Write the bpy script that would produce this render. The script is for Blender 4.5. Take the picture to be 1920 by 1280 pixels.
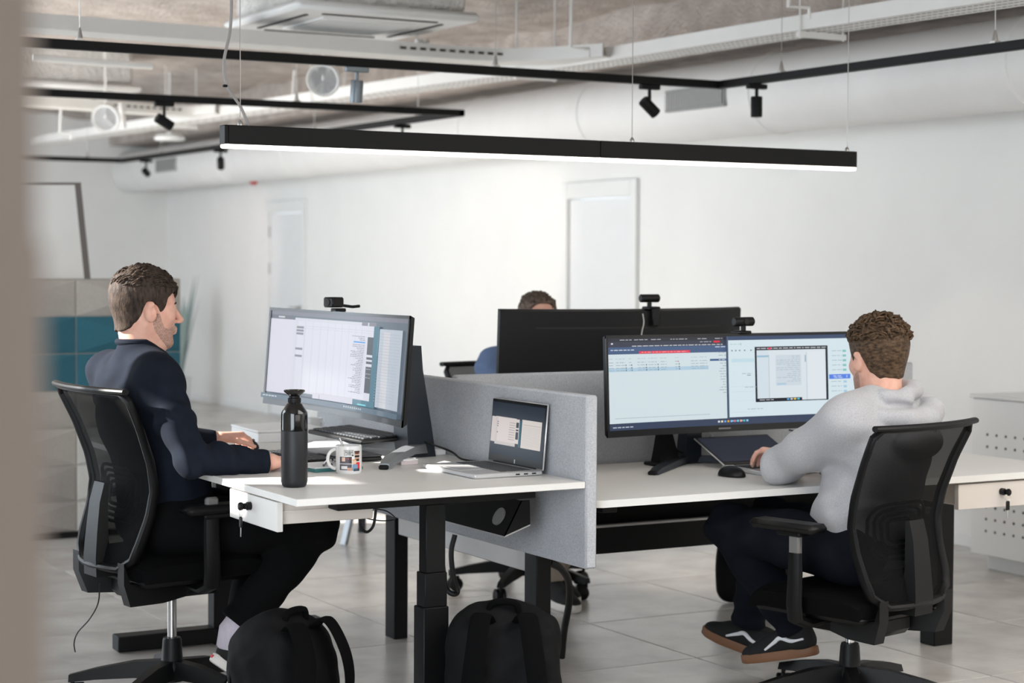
import bpy, bmesh, math, random
import numpy as np
from mathutils import Matrix, Vector

for o in list(bpy.data.objects):
    bpy.data.objects.remove(o, do_unlink=True)
SC = bpy.context.scene
COL = SC.collection
R = math.radians
rnd = random.Random(7)

# ------------------------------------------------------------------ camera
F_PX, CAM_H, YAW, HORIZON, ROLL = 3545.0, 1.40, R(29.5), 491.0, R(0.3)
PITCH = math.atan((640 - HORIZON) / F_PX)
FW = np.array([math.sin(YAW) * math.cos(PITCH), math.cos(YAW) * math.cos(PITCH), -math.sin(PITCH)])
RT = np.array([math.cos(YAW), -math.sin(YAW), 0.0])
UP = np.cross(RT, FW)
RT, UP = RT * math.cos(ROLL) + UP * math.sin(ROLL), UP * math.cos(ROLL) - RT * math.sin(ROLL)
CPOS = np.array([0.0, 0.0, CAM_H])
cam = bpy.data.cameras.new('camera')
cam.sensor_width = 36
cam.lens = F_PX / 1920 * 36
cam.clip_start = 0.05
cam.dof.use_dof = True
cam.dof.focus_distance = 5.6
cam.dof.aperture_fstop = 3.2
camo = bpy.data.objects.new('camera', cam)
COL.objects.link(camo)
camo.matrix_world = Matrix(((RT[0], UP[0], -FW[0], 0), (RT[1], UP[1], -FW[1], 0), (RT[2], UP[2], -FW[2], CAM_H), (0, 0, 0, 1)))
SC.camera = camo

# ------------------------------------------------------------------ world, sun, window and fill lights, exposure
SC.view_settings.view_transform = 'Standard'
SC.view_settings.look = 'None'
SC.view_settings.gamma = 1
SC.view_settings.use_curve_mapping = False
SC.view_settings.exposure = 0.14
w = bpy.data.worlds.new('world')
SC.world = w
w.use_nodes = True
bg = w.node_tree.nodes['Background']
bg.inputs[0].default_value = (0.80, 0.90, 1.0, 1)
bg.inputs[1].default_value = 2.5


def light(name, kind, loc, direction, power, color=(1, 1, 1), **kw):
    l = bpy.data.lights.new(name, kind)
    l.energy = power
    l.color = color
    for k, v in kw.items():
        setattr(l, k, v)
    o = bpy.data.objects.new(name, l)
    COL.objects.link(o)
    o.location = loc
    o.rotation_euler = Vector(direction).to_track_quat('-Z', 'Y').to_euler()
    return o


SUN_TO = np.array([-0.72, 0.36, 0.375])
light('sun', 'SUN', (-4, 8, 6), -SUN_TO, 20.0, (1.0, 0.96, 0.90), angle=R(0.8))
# daylight of the window band in the left wall
light('window_daylight', 'AREA', (-0.52, 13.3, 1.5), (1, 0, -0.05), 120, (0.80, 0.90, 1.0), shape='RECTANGLE', size=6.4, size_y=2.4)
light('near_wall_fill', 'AREA', (-0.52, 8.0, 1.5), (1, -0.25, -0.02), 100, (0.80, 0.90, 1.0), shape='RECTANGLE', size=2.6, size_y=2.4)  # added fill light, the wall behind it is mostly solid
light('left_wall_fill', 'AREA', (-0.52, 2.9, 1.4), (1, 0.55, -0.05), 160, (0.82, 0.91, 1.0), shape='RECTANGLE', size=3.6, size_y=2.2)  # added fill to brighten the left desk and divider, no window opening here
# added fill light from behind the camera, no window there
light('front_fill', 'AREA', (3.0, -2.8, 1.7), (0, 1, 0), 52, (1.0, 0.98, 0.95), shape='RECTANGLE', size=6.0, size_y=1.8)
# added overhead fill light outside the frame, without any lamp fixture
light('overhead_fill', 'AREA', (4.5, 2.2, 2.6), (0, 0, -1), 115, (1.0, 0.97, 0.92), shape='RECTANGLE', size=3.5, size_y=2.5)


# ------------------------------------------------------------------ pixel helpers (photograph 1920x1280)
def ray(x, y):
    return FW + RT * (x - 960) / F_PX - UP * (y - 640) / F_PX


def pz(x, y, z):
    d = ray(x, y)
    return CPOS + d * (z - CAM_H) / d[2]


def px(x, y, X):
    d = ray(x, y)
    return CPOS + d * X / d[0]


def py(x, y, Y):
    d = ray(x, y)
    return CPOS + d * Y / d[1]


def pd(x, y, dep):
    return CPOS + ray(x, y) * dep


# ------------------------------------------------------------------ materials
def lin(c):
    out = []
    for v in c[:3]:
        v = v / 255.0
        out.append(v / 12.92 if v <= 0.04045 else ((v + 0.055) / 1.055) ** 2.4)
    return tuple(out) + (1.0,)


MATS = {}


def mat(name, col, rough=0.5, metal=0.0, var=0.0, vscale=8.0, bump=0.0, bscale=60.0, stretch=(1, 1, 1), col2=None, spec=0.5,
        emit=None, estr=0.0, vcol=False, weave=0.0, objrand=0.0, sheen=0.0, coat=0.0, sss=0.0, bdist=0.01, detail=4.0, alpha=1.0, black_base=False):
    m = bpy.data.materials.new(name)
    MATS[name] = m
    m.use_nodes = True
    nt = m.node_tree
    N, L = nt.nodes, nt.links
    b = N['Principled BSDF']
    b.inputs['Roughness'].default_value = rough
    b.inputs['Metallic'].default_value = metal
    b.inputs['Specular IOR Level'].default_value = spec
    b.inputs['Sheen Weight'].default_value = sheen
    b.inputs['Coat Weight'].default_value = coat
    b.inputs['Alpha'].default_value = alpha
    if sss:
        b.inputs['Subsurface Weight'].default_value = sss
        b.inputs['Subsurface Radius'].default_value = (0.012, 0.004, 0.002)
    base = lin(col)
    tc = N.new('ShaderNodeTexCoord')
    mp = N.new('ShaderNodeMapping')
    mp.inputs['Scale'].default_value = stretch
    L.new(tc.outputs['Object'], mp.inputs[0])
    out = None
    if vcol:
        a = N.new('ShaderNodeAttribute')
        a.attribute_name = 'Col'
        out = a.outputs['Color']
    if var or col2:
        n = N.new('ShaderNodeTexNoise')
        n.inputs['Scale'].default_value = vscale
        n.inputs['Detail'].default_value = detail
        L.new(mp.outputs[0], n.inputs['Vector'])
        r = N.new('ShaderNodeValToRGB')
        r.color_ramp.elements[0].position = 0.3
        r.color_ramp.elements[1].position = 0.7
        c2 = lin(col2) if col2 else None
        r.color_ramp.elements[0].color = c2 if c2 else tuple(v * (1 - var) for v in base[:3]) + (1,)
        r.color_ramp.elements[1].color = base if c2 else tuple(min(1, v * (1 + var)) for v in base[:3]) + (1,)
        L.new(n.outputs['Fac'], r.inputs[0])
        out = r.outputs[0]
    if objrand:
        oi = N.new('ShaderNodeObjectInfo')
        mr = N.new('ShaderNodeMapRange')
        mr.inputs['To Min'].default_value = 1 - objrand
        mr.inputs['To Max'].default_value = 1 + objrand
        L.new(oi.outputs['Random'], mr.inputs['Value'])
        mx = N.new('ShaderNodeVectorMath')
        mx.operation = 'SCALE'
        if out is None:
            mx.inputs[0].default_value = base[:3]
        else:
            L.new(out, mx.inputs[0])
        L.new(mr.outputs[0], mx.inputs['Scale'])
        out = mx.outputs[0]
    if black_base:
        b.inputs['Base Color'].default_value = (.004, .004, .005, 1)
    elif out is not None:
        L.new(out, b.inputs['Base Color'])
    else:
        b.inputs['Base Color'].default_value = base
    hs = None
    if bump:
        n2 = N.new('ShaderNodeTexNoise')
        n2.inputs['Scale'].default_value = bscale
        n2.inputs['Detail'].default_value = 6
        L.new(mp.outputs[0], n2.inputs['Vector'])
        hs = n2.outputs['Fac']
    if weave:
        outs = []
        for sx in ((1, 1, 6), (6, 6, 1)):
            mp2 = N.new('ShaderNodeMapping')
            mp2.inputs['Scale'].default_value = sx
            L.new(tc.outputs['Object'], mp2.inputs[0])
            n3 = N.new('ShaderNodeTexNoise')
            n3.inputs['Scale'].default_value = weave
            n3.inputs['Detail'].default_value = 2
            L.new(mp2.outputs[0], n3.inputs['Vector'])
            outs.append(n3.outputs['Fac'])
        ad = N.new('ShaderNodeMath')
        L.new(outs[0], ad.inputs[0])
        L.new(outs[1], ad.inputs[1])
        hs = ad.outputs[0]
        mr2 = N.new('ShaderNodeMapRange')
        mr2.inputs['From Min'].default_value = 0.7
        mr2.inputs['From Max'].default_value = 1.3
        mr2.inputs['To Min'].default_value = 0.72
        mr2.inputs['To Max'].default_value = 1.22
        L.new(hs, mr2.inputs['Value'])
        ml = N.new('ShaderNodeVectorMath')
        ml.operation = 'SCALE'
        if out is None:
            ml.inputs[0].default_value = base[:3]
        else:
            L.new(out, ml.inputs[0])
        L.new(mr2.outputs[0], ml.inputs['Scale'])
        L.new(ml.outputs[0], b.inputs['Base Color'])
    if hs is not None:
        bp = N.new('ShaderNodeBump')
        bp.inputs['Strength'].default_value = bump if bump else 0.3
        bp.inputs['Distance'].default_value = bdist
        L.new(hs, bp.inputs['Height'])
        L.new(bp.outputs[0], b.inputs['Normal'])
    if emit is not None:
        if vcol:
            L.new(out, b.inputs['Emission Color'])
        else:
            b.inputs['Emission Color'].default_value = lin(emit)
        b.inputs['Emission Strength'].default_value = estr
    return m


M_wall = mat('white wall paint', (236, 235, 232), 0.8, var=0.015, vscale=3, bump=0.03, bscale=200)
M_ceil = mat('sprayed ceiling plaster', (210, 200, 192), 0.95, col2=(176, 165, 157), vscale=7, bump=0.9, bscale=55, bdist=0.03, detail=8)
M_grout = mat('dark floor grout', (70, 66, 62), 0.8, var=0.1)
M_tile = mat('grey stone floor tile', (212, 208, 203), 0.27, col2=(178, 172, 166), vscale=3.5, bump=0.06, bscale=30, objrand=0.07, spec=0.5, detail=7)
M_pillar = mat('taupe painted wall end', (168, 157, 150), 0.8, var=0.03)
M_white = mat('white lacquer', (232, 232, 230), 0.45, var=0.01)
M_door = mat('white door leaf', (230, 231, 231), 0.5, var=0.01)
M_duct = mat('white painted duct', (232, 231, 229), 0.5, var=0.02, vscale=5)
M_tray = mat('white painted cable tray', (232, 230, 226), 0.5, var=0.02)
M_black = mat('matt black metal', (9, 9, 10), 0.55, var=0.1, spec=.25)
M_blackp = mat('black plastic', (12, 12, 13), 0.45, spec=.3, var=0.08, bump=0.05, bscale=400)
M_darkslot = mat('dark slot', (30, 29, 28), 0.7, var=0.1)
M_steel = mat('brushed steel', (190, 188, 184), 0.3, 0.9, var=0.05, vscale=20)
M_grey = mat('grey plastic', (120, 118, 116), 0.5, var=0.05)
M_red = mat('red plastic', (200, 20, 30), 0.4, var=0.05)
M_desk = mat('white melamine desk top', (228, 226, 222), 0.38, var=0.02, vscale=4)
M_edge = mat('warm white drawer laminate', (214, 206, 198), 0.5, var=0.02)
M_fabric = mat('light grey woven screen fabric', (182, 184, 188), 0.95, var=0.06, vscale=6, weave=170, bump=0.25, bdist=0.003)
M_cable = mat('black cable', (16, 16, 17), 0.5, var=0.05)


# ------------------------------------------------------------------ mesh builder
class MB:
    def __init__(s):
        s.v, s.f, s.c = [], [], []

    def add(s, vs, fs, col=None):
        k = len(s.v)
        s.v += [tuple(map(float, p)) for p in vs]
        s.f += [tuple(i + k for i in f) for f in fs]
        s.c += [col] * len(fs)
        return s

    def cbox(s, c, size, b=0.0, rot=None, col=None):
        hx, hy, hz = [v / 2 for v in size]
        b = min(b, hx * .98, hy * .98, hz * .98)
        c = np.array(c, float)
        if b <= 0:
            vs = [np.array((i * hx, j * hy, k * hz)) for i in (-1, 1) for j in (-1, 1) for k in (-1, 1)]
            fs = [(0, 1, 3, 2), (4, 6, 7, 5), (0, 4, 5, 1), (2, 3, 7, 6), (0, 2, 6, 4), (1, 5, 7, 3)]
        else:
            vs, idx = [], {}
            for i in (-1, 1):
                for j in (-1, 1):
                    for k in (-1, 1):
                        for a in range(3):
                            p = [i * (hx - b), j * (hy - b), k * (hz - b)]
                            p[a] = (i * hx, j * hy, k * hz)[a]
                            idx[(i, j, k, a)] = len(vs)
                            vs.append(np.array(p))
            fs = []
            sg = (-1, 1)
            for a in range(3):
                o1, o2 = (a + 1) % 3, (a + 2) % 3

                def key(sa, s1, s2, ax):
                    t = [0, 0, 0]
                    t[a], t[o1], t[o2] = sa, s1, s2
                    return idx[(t[0], t[1], t[2], ax)]
                for sa in sg:
                    q = [key(sa, -1, -1, a), key(sa, 1, -1, a), key(sa, 1, 1, a), key(sa, -1, 1, a)]
                    fs.append(q if sa > 0 else q[::-1])
                for s1 in sg:
                    for s2 in sg:
                        q = [key(-1, s1, s2, o1), key(1, s1, s2, o1), key(1, s1, s2, o2), key(-1, s1, s2, o2)]
                        fs.append(q if s1 * s2 < 0 else q[::-1])
            for i in sg:
                for j in sg:
                    for k in sg:
                        q = [idx[(i, j, k, 0)], idx[(i, j, k, 1)], idx[(i, j, k, 2)]]
                        fs.append(q if i * j * k > 0 else q[::-1])
        if rot is not None:
            rot = np.array(rot)
            vs = [rot @ p for p in vs]
        return s.add([c + p for p in vs], fs, col)

    def span(s, x0, x1, y0, y1, z0, z1, b=0.0, col=None):
        return s.cbox(((x0 + x1) / 2, (y0 + y1) / 2, (z0 + z1) / 2), (abs(x1 - x0), abs(y1 - y0), abs(z1 - z0)), b, None, col)

    def tube(s, path, r, n=10, cap=True, flat=None, col=None, closed=False):
        P = [np.array(p, float) for p in path]
        m = len(P)
        rs = list(r) if hasattr(r, '__len__') else [r] * m
        T = []
        for i in range(m):
            a = P[(i - 1) % m] if (closed or i > 0) else P[i]
            b_ = P[(i + 1) % m] if (closed or i < m - 1) else P[i]
            t = b_ - a
            T.append(t / (np.linalg.norm(t) + 1e-12))
        u = np.cross(T[0], (0, 0, 1.0))
        if np.linalg.norm(u) < 1e-3:
            u = np.cross(T[0], (0, 1.0, 0))
        u /= np.linalg.norm(u)
        vs, fs = [], []
        for i in range(m):
            u = u - T[i] * (u @ T[i])
            u /= np.linalg.norm(u) + 1e-12
            w_ = np.cross(T[i], u)
            for k in range(n):
                a = 2 * math.pi * k / n
                fl = flat if flat else 1.0
                vs.append(P[i] + rs[i] * (u * math.cos(a) + w_ * math.sin(a) * fl))
        for i in range(m if closed else m - 1):
            j = (i + 1) % m
            for k in range(n):
                fs.append((i * n + k, i * n + (k + 1) % n, j * n + (k + 1) % n, j * n + k))
        if cap and not closed:
            fs.append(tuple(range(n - 1, -1, -1)))
            fs.append(tuple((m - 1) * n + k for k in range(n)))
        return s.add(vs, fs, col)

    def lathe(s, prof, c=(0, 0, 0), n=28, rot=None, col=None, sx=1.0, sy=1.0):
        c = np.array(c, float)
        vs, fs = [], []
        for r_, z in prof:
            for k in range(n):
                a = 2 * math.pi * k / n
                p = np.array((r_ * math.cos(a) * sx, r_ * math.sin(a) * sy, z))
                vs.append(c + (np.array(rot) @ p if rot is not None else p))
        for i in range(len(prof) - 1):
            for k in range(n):
                fs.append((i * n + k, i * n + (k + 1) % n, (i + 1) * n + (k + 1) % n, (i + 1) * n + k))
        if prof[0][0] > 1e-4:
            fs.append(tuple(range(n - 1, -1, -1)))
        if prof[-1][0] > 1e-4:
            fs.append(tuple((len(prof) - 1) * n + k for k in range(n)))
        return s.add(vs, fs, col)

    def prism(s, poly, d, col=None):
        """poly: list of 3D points (planar loop), d: extrusion vector"""
        n = len(poly)
        P = [np.array(p, float) for p in poly]
        d = np.array(d, float)
        fs = [tuple(range(n - 1, -1, -1)), tuple(range(n, 2 * n))] + [(i, (i + 1) % n, n + (i + 1) % n, n + i) for i in range(n)]
        return s.add(P + [p + d for p in P], fs, col)

    def grid(s, fn, nu, nv, col=None, flip=False):
        vs = [fn(i / nu, j / nv) for i in range(nu + 1) for j in range(nv + 1)]
        fs = []
        for i in range(nu):
            for j in range(nv):
                q = (i * (nv + 1) + j, (i + 1) * (nv + 1) + j, (i + 1) * (nv + 1) + j + 1, i * (nv + 1) + j + 1)
                fs.append(q[::-1] if flip else q)
        return s.add(vs, fs, col)


ROOTM = {}


def mesh_from(name, v, f, m, smooth=True, cols=None, angle=38, fixn=True):
    me = bpy.data.meshes.new(name)
    me.from_pydata(v, [], f)
    if fixn:
        bm = bmesh.new()
        bm.from_mesh(me)
        bmesh.ops.recalc_face_normals(bm, faces=bm.faces)
        bm.to_mesh(me)
        bm.free()
    me.materials.append(m)
    if smooth:
        me.polygons.foreach_set('use_smooth', [True] * len(me.polygons))
        me.set_sharp_from_angle(angle=R(angle))
    if cols is not None:
        ca = me.color_attributes.new('Col', 'FLOAT_COLOR', 'CORNER')
        data = []
        for p in me.polygons:
            data += list(cols[p.index]) * p.loop_total
        ca.data.foreach_set('color', data)
    me.update()
    return me


def thing(name, label, cat, loc=(0, 0, 0), rotz=0.0, group=None, kind=None):
    o = bpy.data.objects.new(name, None)
    COL.objects.link(o)
    o.location = loc
    o.rotation_euler = (0, 0, rotz)
    o.empty_display_size = 0.1
    if label:
        o['label'] = label
    if cat:
        o['category'] = cat
    if group:
        o['group'] = group
    if kind:
        o['kind'] = kind
    ROOTM[o.name] = Matrix.Translation(loc) @ Matrix.Rotation(rotz, 4, 'Z')
    return o


def root_of(o):
    while o.parent:
        o = o.parent
    return o


def part(name, mb, m, parent, smooth=True, label=None, local=False, kind=None, angle=38, vc=False, fixn=True):
    """a mesh below a thing; geometry in world coordinates unless local"""
    v = mb.v
    if not local:
        inv = np.array(ROOTM[root_of(parent).name].inverted())
        a = np.array(v, float)
        v = (a @ inv[:3, :3].T + inv[:3, 3]).tolist()
    me = mesh_from(name, v, mb.f, m, smooth, mb.c if vc else None, angle, fixn)
    o = bpy.data.objects.new(name, me)
    COL.objects.link(o)
    o.parent = parent
    if label:
        o['label'] = label
    if kind:
        o['kind'] = kind
    return o


def solo(name, mb, m, label=None, cat=None, group=None, kind=None, smooth=True, angle=38):
    """a thing that is one mesh; its origin goes to the middle of its base"""
    a = np.array(mb.v, float)
    lo, hi = a.min(0), a.max(0)
    c = np.array(((lo[0] + hi[0]) / 2, (lo[1] + hi[1]) / 2, lo[2]))
    me = mesh_from(name, (a - c).tolist(), mb.f, m, smooth, None, angle)
    o = bpy.data.objects.new(name, me)
    COL.objects.link(o)
    o.location = c
    if label:
        o['label'] = label
    if cat:
        o['category'] = cat
    if group:
        o['group'] = group
    if kind:
        o['kind'] = kind
    ROOTM[o.name] = Matrix.Translation(c)
    return o


def rotz(a):
    return np.array(((math.cos(a), -math.sin(a), 0), (math.sin(a), math.cos(a), 0), (0, 0, 1)))


def rotx(a):
    return np.array(((1, 0, 0), (0, math.cos(a), -math.sin(a)), (0, math.sin(a), math.cos(a))))


def roty(a):
    return np.array(((math.cos(a), 0, math.sin(a)), (0, 1, 0), (-math.sin(a), 0, math.cos(a))))


def frame_z(d):
    """rotation matrix whose z axis is d"""
    d = np.array(d, float)
    d /= np.linalg.norm(d)
    a = np.array((1.0, 0, 0)) if abs(d[0]) < 0.9 else np.array((0, 1.0, 0))
    x = np.cross(a, d)
    x /= np.linalg.norm(x)
    return np.stack((x, np.cross(d, x), d), 1)


def bez(pts, n=24):
    """Catmull-Rom through points"""
    P = [np.array(p, float) for p in pts]
    P = [2 * P[0] - P[1]] + P + [2 * P[-1] - P[-2]]
    out = []
    for i in range(1, len(P) - 2):
        for k in range(n):
            t = k / n
            out.append(0.5 * ((2 * P[i]) + (-P[i - 1] + P[i + 1]) * t + (2 * P[i - 1] - 5 * P[i] + 4 * P[i + 1] - P[i + 2]) * t * t + (-P[i - 1] + 3 * P[i] - 3 * P[i + 1] + P[i + 2]) * t ** 3))
    out.append(P[-2])
    return out

# ================================================================== the room
XW, YB, XL, YF, ZC = 6.575, 18.9, -0.6, -3.0, 2.85
D1 = (15.26, 16.17, 1.94)
D2 = (10.00, 10.92, 1.93)

mb = MB().span(XL - .1, XW + .1, YF - .1, YB + .1, -0.06, -0.006)
floor = solo('floor', mb, M_grout, 'grey stone tiled office floor', 'floor', kind='structure')
PITCHT = 0.72
X0, Y0 = 3.857 - 6 * PITCHT, 5.475 - 4 * PITCHT
tm = MB().cbox((0, 0, -0.008), (PITCHT - .005, PITCHT - .005, 0.016), 0.0015)
tile_me = mesh_from('tile', tm.v, tm.f, M_tile, False)
fl = np.array(floor.location)
for i in range(0, 10):
    for j in range(0, 23):
        xa, ya = X0 + i * PITCHT, Y0 + j * PITCHT
        if xa + PITCHT < XL or xa > XW or ya > YB:
            continue
        o = bpy.data.objects.new('tile', tile_me)
        COL.objects.link(o)
        o.parent = floor
        o.location = (xa + PITCHT / 2 - fl[0], ya + PITCHT / 2 - fl[1], -fl[2] + rnd.uniform(-.0006, .0006))
        o.rotation_euler = (0, 0, rnd.choice((0, 1, 2, 3)) * math.pi / 2)

# ceiling: lumpy sprayed plaster
def ceil_pt(u, v):
    x, y = XL + u * (XW - XL), YF + v * (YB - YF)
    d = .018 * math.sin(3.1 * x + 1.3 * math.sin(2.3 * y)) + .014 * math.sin(5.7 * y + 2 * math.sin(4.1 * x)) + .01 * math.sin(13 * x + 9 * y)
    return (x, y, ZC + d)
cb = MB().grid(ceil_pt, 90, 240)
cb.span(XL, XW, YF, YB, ZC + .08, ZC + .2)
solo('ceiling', cb, M_ceil, 'rough sprayed beige plaster ceiling', 'ceiling', kind='structure', angle=180)

# walls
M_helper = mat('white helper panel', (235, 235, 232), .8, var=.02)
mb = MB()
for a, b_ in ((YF, D2[0]), (D2[1], D1[0]), (D1[1], YB)):
    mb.span(XW, XW + .12, a, b_, 0, ZC + .05)
for d in (D1, D2):
    mb.span(XW, XW + .12, d[0], d[1], d[2], ZC + .05)
solo('wall_right', mb, M_wall, 'long white wall with two white doors', 'wall', kind='structure')
solo('wall_back', MB().span(XL, XW, YB, YB + .12, 0, ZC + .05), M_wall, 'white end wall in the far left corner', 'wall', kind='structure')
mb = MB()
OPEN = ((6.36, 7.55), (10.6, 16.5))
ed = YF
for a, b_ in OPEN:
    mb.span(XL - .14, XL, ed, a, 0, ZC + .05)
    mb.span(XL - .14, XL, a, b_, 0, .12)
    mb.span(XL - .14, XL, a, b_, 2.74, ZC + .05)
    ed = b_
mb.span(XL - .14, XL, ed, YB, 0, ZC + .05)
wl = solo('wall_left', mb, M_wall, 'white window wall along the left side', 'wall', kind='structure')
k = 1
for a, b_ in OPEN:
    fr = MB()
    fr.span(XL - .1, XL - .05, a, a + .05, .12, 2.74)
    fr.span(XL - .1, XL - .05, b_ - .05, b_, .12, 2.74)
    fr.span(XL - .1, XL - .05, a, b_, .12, .17)
    n = int((b_ - a) / 1.3)
    for q in range(1, n):
        yq = a + (b_ - a) * q / n
        fr.span(XL - .1, XL - .05, yq - .03, yq + .03, .12, 2.74)
    solo('window_%d' % k, fr, M_black, 'dark window frame in the left wall', 'window', kind='structure')
    k += 1
solo('window_3', MB().span(XL, XL + .02, 1.3, 5.9, .3, 2.7, .002), M_helper, 'white helper panel added unseen behind the left wall fill light', 'window', kind='structure')  # added backing for the left fill light, the wall behind is solid
solo('window_5', MB().span(XL, XL + .02, 7.7, 9.35, .3, 2.7, .002), M_helper, 'second white helper panel added unseen behind the near wall fill light', 'window', kind='structure')  # added to go with the near fill light, no opening behind it
solo('window_4', MB().span(XL - .045, XL - .03, 6.36, 6.68, 2.28, 2.74).span(XL - .045, XL - .03, 6.36, 6.68, .12, 2.05).span(XL - .045, XL - .03, 6.66, 6.75, .12, 2.74).span(XL - .045, XL - .03, 6.75, 7.55, .12, 2.2), M_helper, 'unseen white panels added to shape the sun through the left wall window', 'window', kind='structure')  # added light blockers, cut so sun reaches only desk corner, head and shoulder
solo('wall_front', MB().span(XL, XW, YF - .12, YF, 0, ZC + .05), M_wall, 'white wall behind the photographer', 'wall', kind='structure')
# blurred wall end close to the lens
q = pd(74, 640, 0.92)
pil = MB()
rp = rotz(-YAW)
pil.cbox(q + rp @ np.array((-.25, -.06, 0)) - np.array((0, 0, q[2] - ZC / 2)), (.50, .12, ZC), 0.004, rp)
pil.cbox(q + rp @ np.array((-.25, -.061, 0)) - np.array((0, 0, q[2] - (CAM_H + .01) / 2)), (.508, .118, CAM_H + .01), 0.004, rp)
solo('wall_end', pil, M_pillar, 'taupe wall end very close at the left edge, out of focus', 'wall', kind='structure')

solo('trim_1', MB().span(5.95, XW, 3.2, YB, 2.56, ZC + .06, .01), M_ceil, 'sprayed plaster bulkhead above the round duct', 'trim', kind='structure')
# doors
def door(n, d, hinge_near, label, handle):
    t = thing('door_%d' % n, label, 'door', (XW, (d[0] + d[1]) / 2, 0), kind='structure')
    fr = MB()
    w_ = .075
    fr.span(XW - .025, XW + .1, d[0], d[0] + w_, 0, d[2], .004)
    fr.span(XW - .025, XW + .1, d[1] - w_, d[1], 0, d[2], .004)
    fr.span(XW - .025, XW + .1, d[0] + w_, d[1] - w_, d[2] - .11, d[2], .004)
    part('door_frame', fr, M_white, t)
    part('door_leaf', MB().span(XW - .002, XW + .04, d[0] + w_ + .006, d[1] - w_ - .006, .006, d[2] - .116, .003), M_door, t)
    yh = d[0] + w_ if hinge_near else d[1] - w_
    for zz in (.28, 1.33, 1.66):
        part('hinge', MB().tube([(XW - .012, yh, zz - .05), (XW - .012, yh, zz + .05)], .009, 8), M_steel, t)
    if handle:
        yk = d[1] - w_ - .07 if hinge_near else d[0] + w_ + .07
        s_ = -1 if hinge_near else 1
        hb = MB().tube([(XW - .005, yk, .985), (XW - .05, yk, .985)], .012, 10)
        hb.tube([(XW - .05, yk, .985), (XW - .05, yk + s_ * .13, .985)], .009, 8)
        hb.lathe([(.026, 0), (.026, .008)], (XW - .002, yk, .985), 16, roty(-math.pi / 2))
        part('door_handle', hb, M_steel, t)
door(1, D1, False, 'white door farther along the wall, at the left, with a lever handle', True)
door(2, D2, True, 'white door nearer along the wall, behind the man hidden by his monitor', True)
mb = MB()
for a, b_ in ((4, D2[0]), (D2[1], D1[0]), (D1[1], YB)):
    mb.span(XW - .012, XW, a, b_, 0, .06, .002)
solo('baseboard_right', mb, M_white, 'low white skirting board of the long wall', 'baseboard', kind='structure')

# ------------------------------------------------------------------ ventilation duct
t = thing('ventilation_duct', 'thick white round ventilation duct running along the top of the long wall', 'duct', (6.17, 10, 2.09))
DC, DR = (6.17, 2.30), .21
part('duct_pipe', MB().tube([(DC[0], y, DC[1]) for y in (3.0, 8, 13, 18.88)], DR, 40), M_duct, t)
rings = (4.6, 6.18, 8.05, 9.77, 11.3, 12.7, 14.4, 15.9, 17.45)
for yy in rings:
    part('joint_ring', MB().tube([(DC[0], yy - .018, DC[1]), (DC[0], yy - .012, DC[1]), (DC[0], yy + .012, DC[1]), (DC[0], yy + .018, DC[1])], [DR, DR + .007, DR + .007, DR], 40), M_duct, t)
sp = MB()
for k in range(100):
    yy = 3.2 + k * .155
    sp.tube([(DC[0], yy - .003, DC[1]), (DC[0], yy, DC[1]), (DC[0], yy + .003, DC[1])], [DR, DR + .0012, DR], 32, cap=False)
part('spiral_seam', sp, M_duct, t, kind='stuff')
M_grille = mat('grey grille slat', (150, 150, 148), 0.5, var=0.05)
for ya, yb, slats in ((8.24, 8.80, 22), (16.9, 17.46, 12)):
    g = part('air_grille', MB().span(DC[0] - DR - .012, DC[0] - .1, ya, yb, 2.235, 2.355, .003), M_grille, t)
    part('grille_recess', MB().span(DC[0] - DR - .014, DC[0] - .15, ya + .015, yb - .015, 2.25, 2.34), M_darkslot, g)
    for k in range(slats):
        yy = ya + .025 + (yb - ya - .05) * k / (slats - 1)
        part('slat', MB().span(DC[0] - DR - .019, DC[0] - DR, yy - .0035, yy + .0035, 2.25, 2.34), M_white, g, smooth=False)

# ------------------------------------------------------------------ air conditioning cassettes
def cassette(cx, cy, label):
    t = thing('air_conditioner', label, 'air conditioner', (cx, cy, 2.55), group='ceiling air conditioners')
    S = .475
    z = 2.55
    pf = MB()
    pf.cbox((cx, cy, z + .022), (2 * S, 2 * S, .044), .018)
    part('panel', pf, M_white, t)
    part('intake_grille', MB().cbox((cx, cy, z - .002), (.5, .5, .012), .004), M_white, t)
    gl = MB()
    for k in range(12):
        gl.span(cx - .22, cx + .22, cy - .22 + k * .04 - .004, cy - .22 + k * .04 + .004, z - .012, z - .006)
    part('intake_slats', gl, M_white, t, kind='stuff')
    for dx, dy in ((1, 0), (-1, 0), (0, 1), (0, -1)):
        sx, sy = (.018, .60) if dx else (.60, .018)
        part('air_outlet', MB().cbox((cx + dx * .355, cy + dy * .355, z - .001), (sx, sy, .008), 0), M_darkslot, t)
    bd = MB().cbox((cx, cy, z + .17), (.86, .86, .26), .03)
    part('body', bd, M_plaster, t)
M_plaster = mat('lumpy white insulation', (226, 223, 218), 0.95, var=0.1, vscale=14, bump=1.0, bscale=45, bdist=0.03)
cassette(3.885, 8.50, 'large white ceiling air conditioner at the top of the picture')
cassette(3.72, 13.05, 'farther white ceiling air conditioner beside the blurred wall end')

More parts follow.
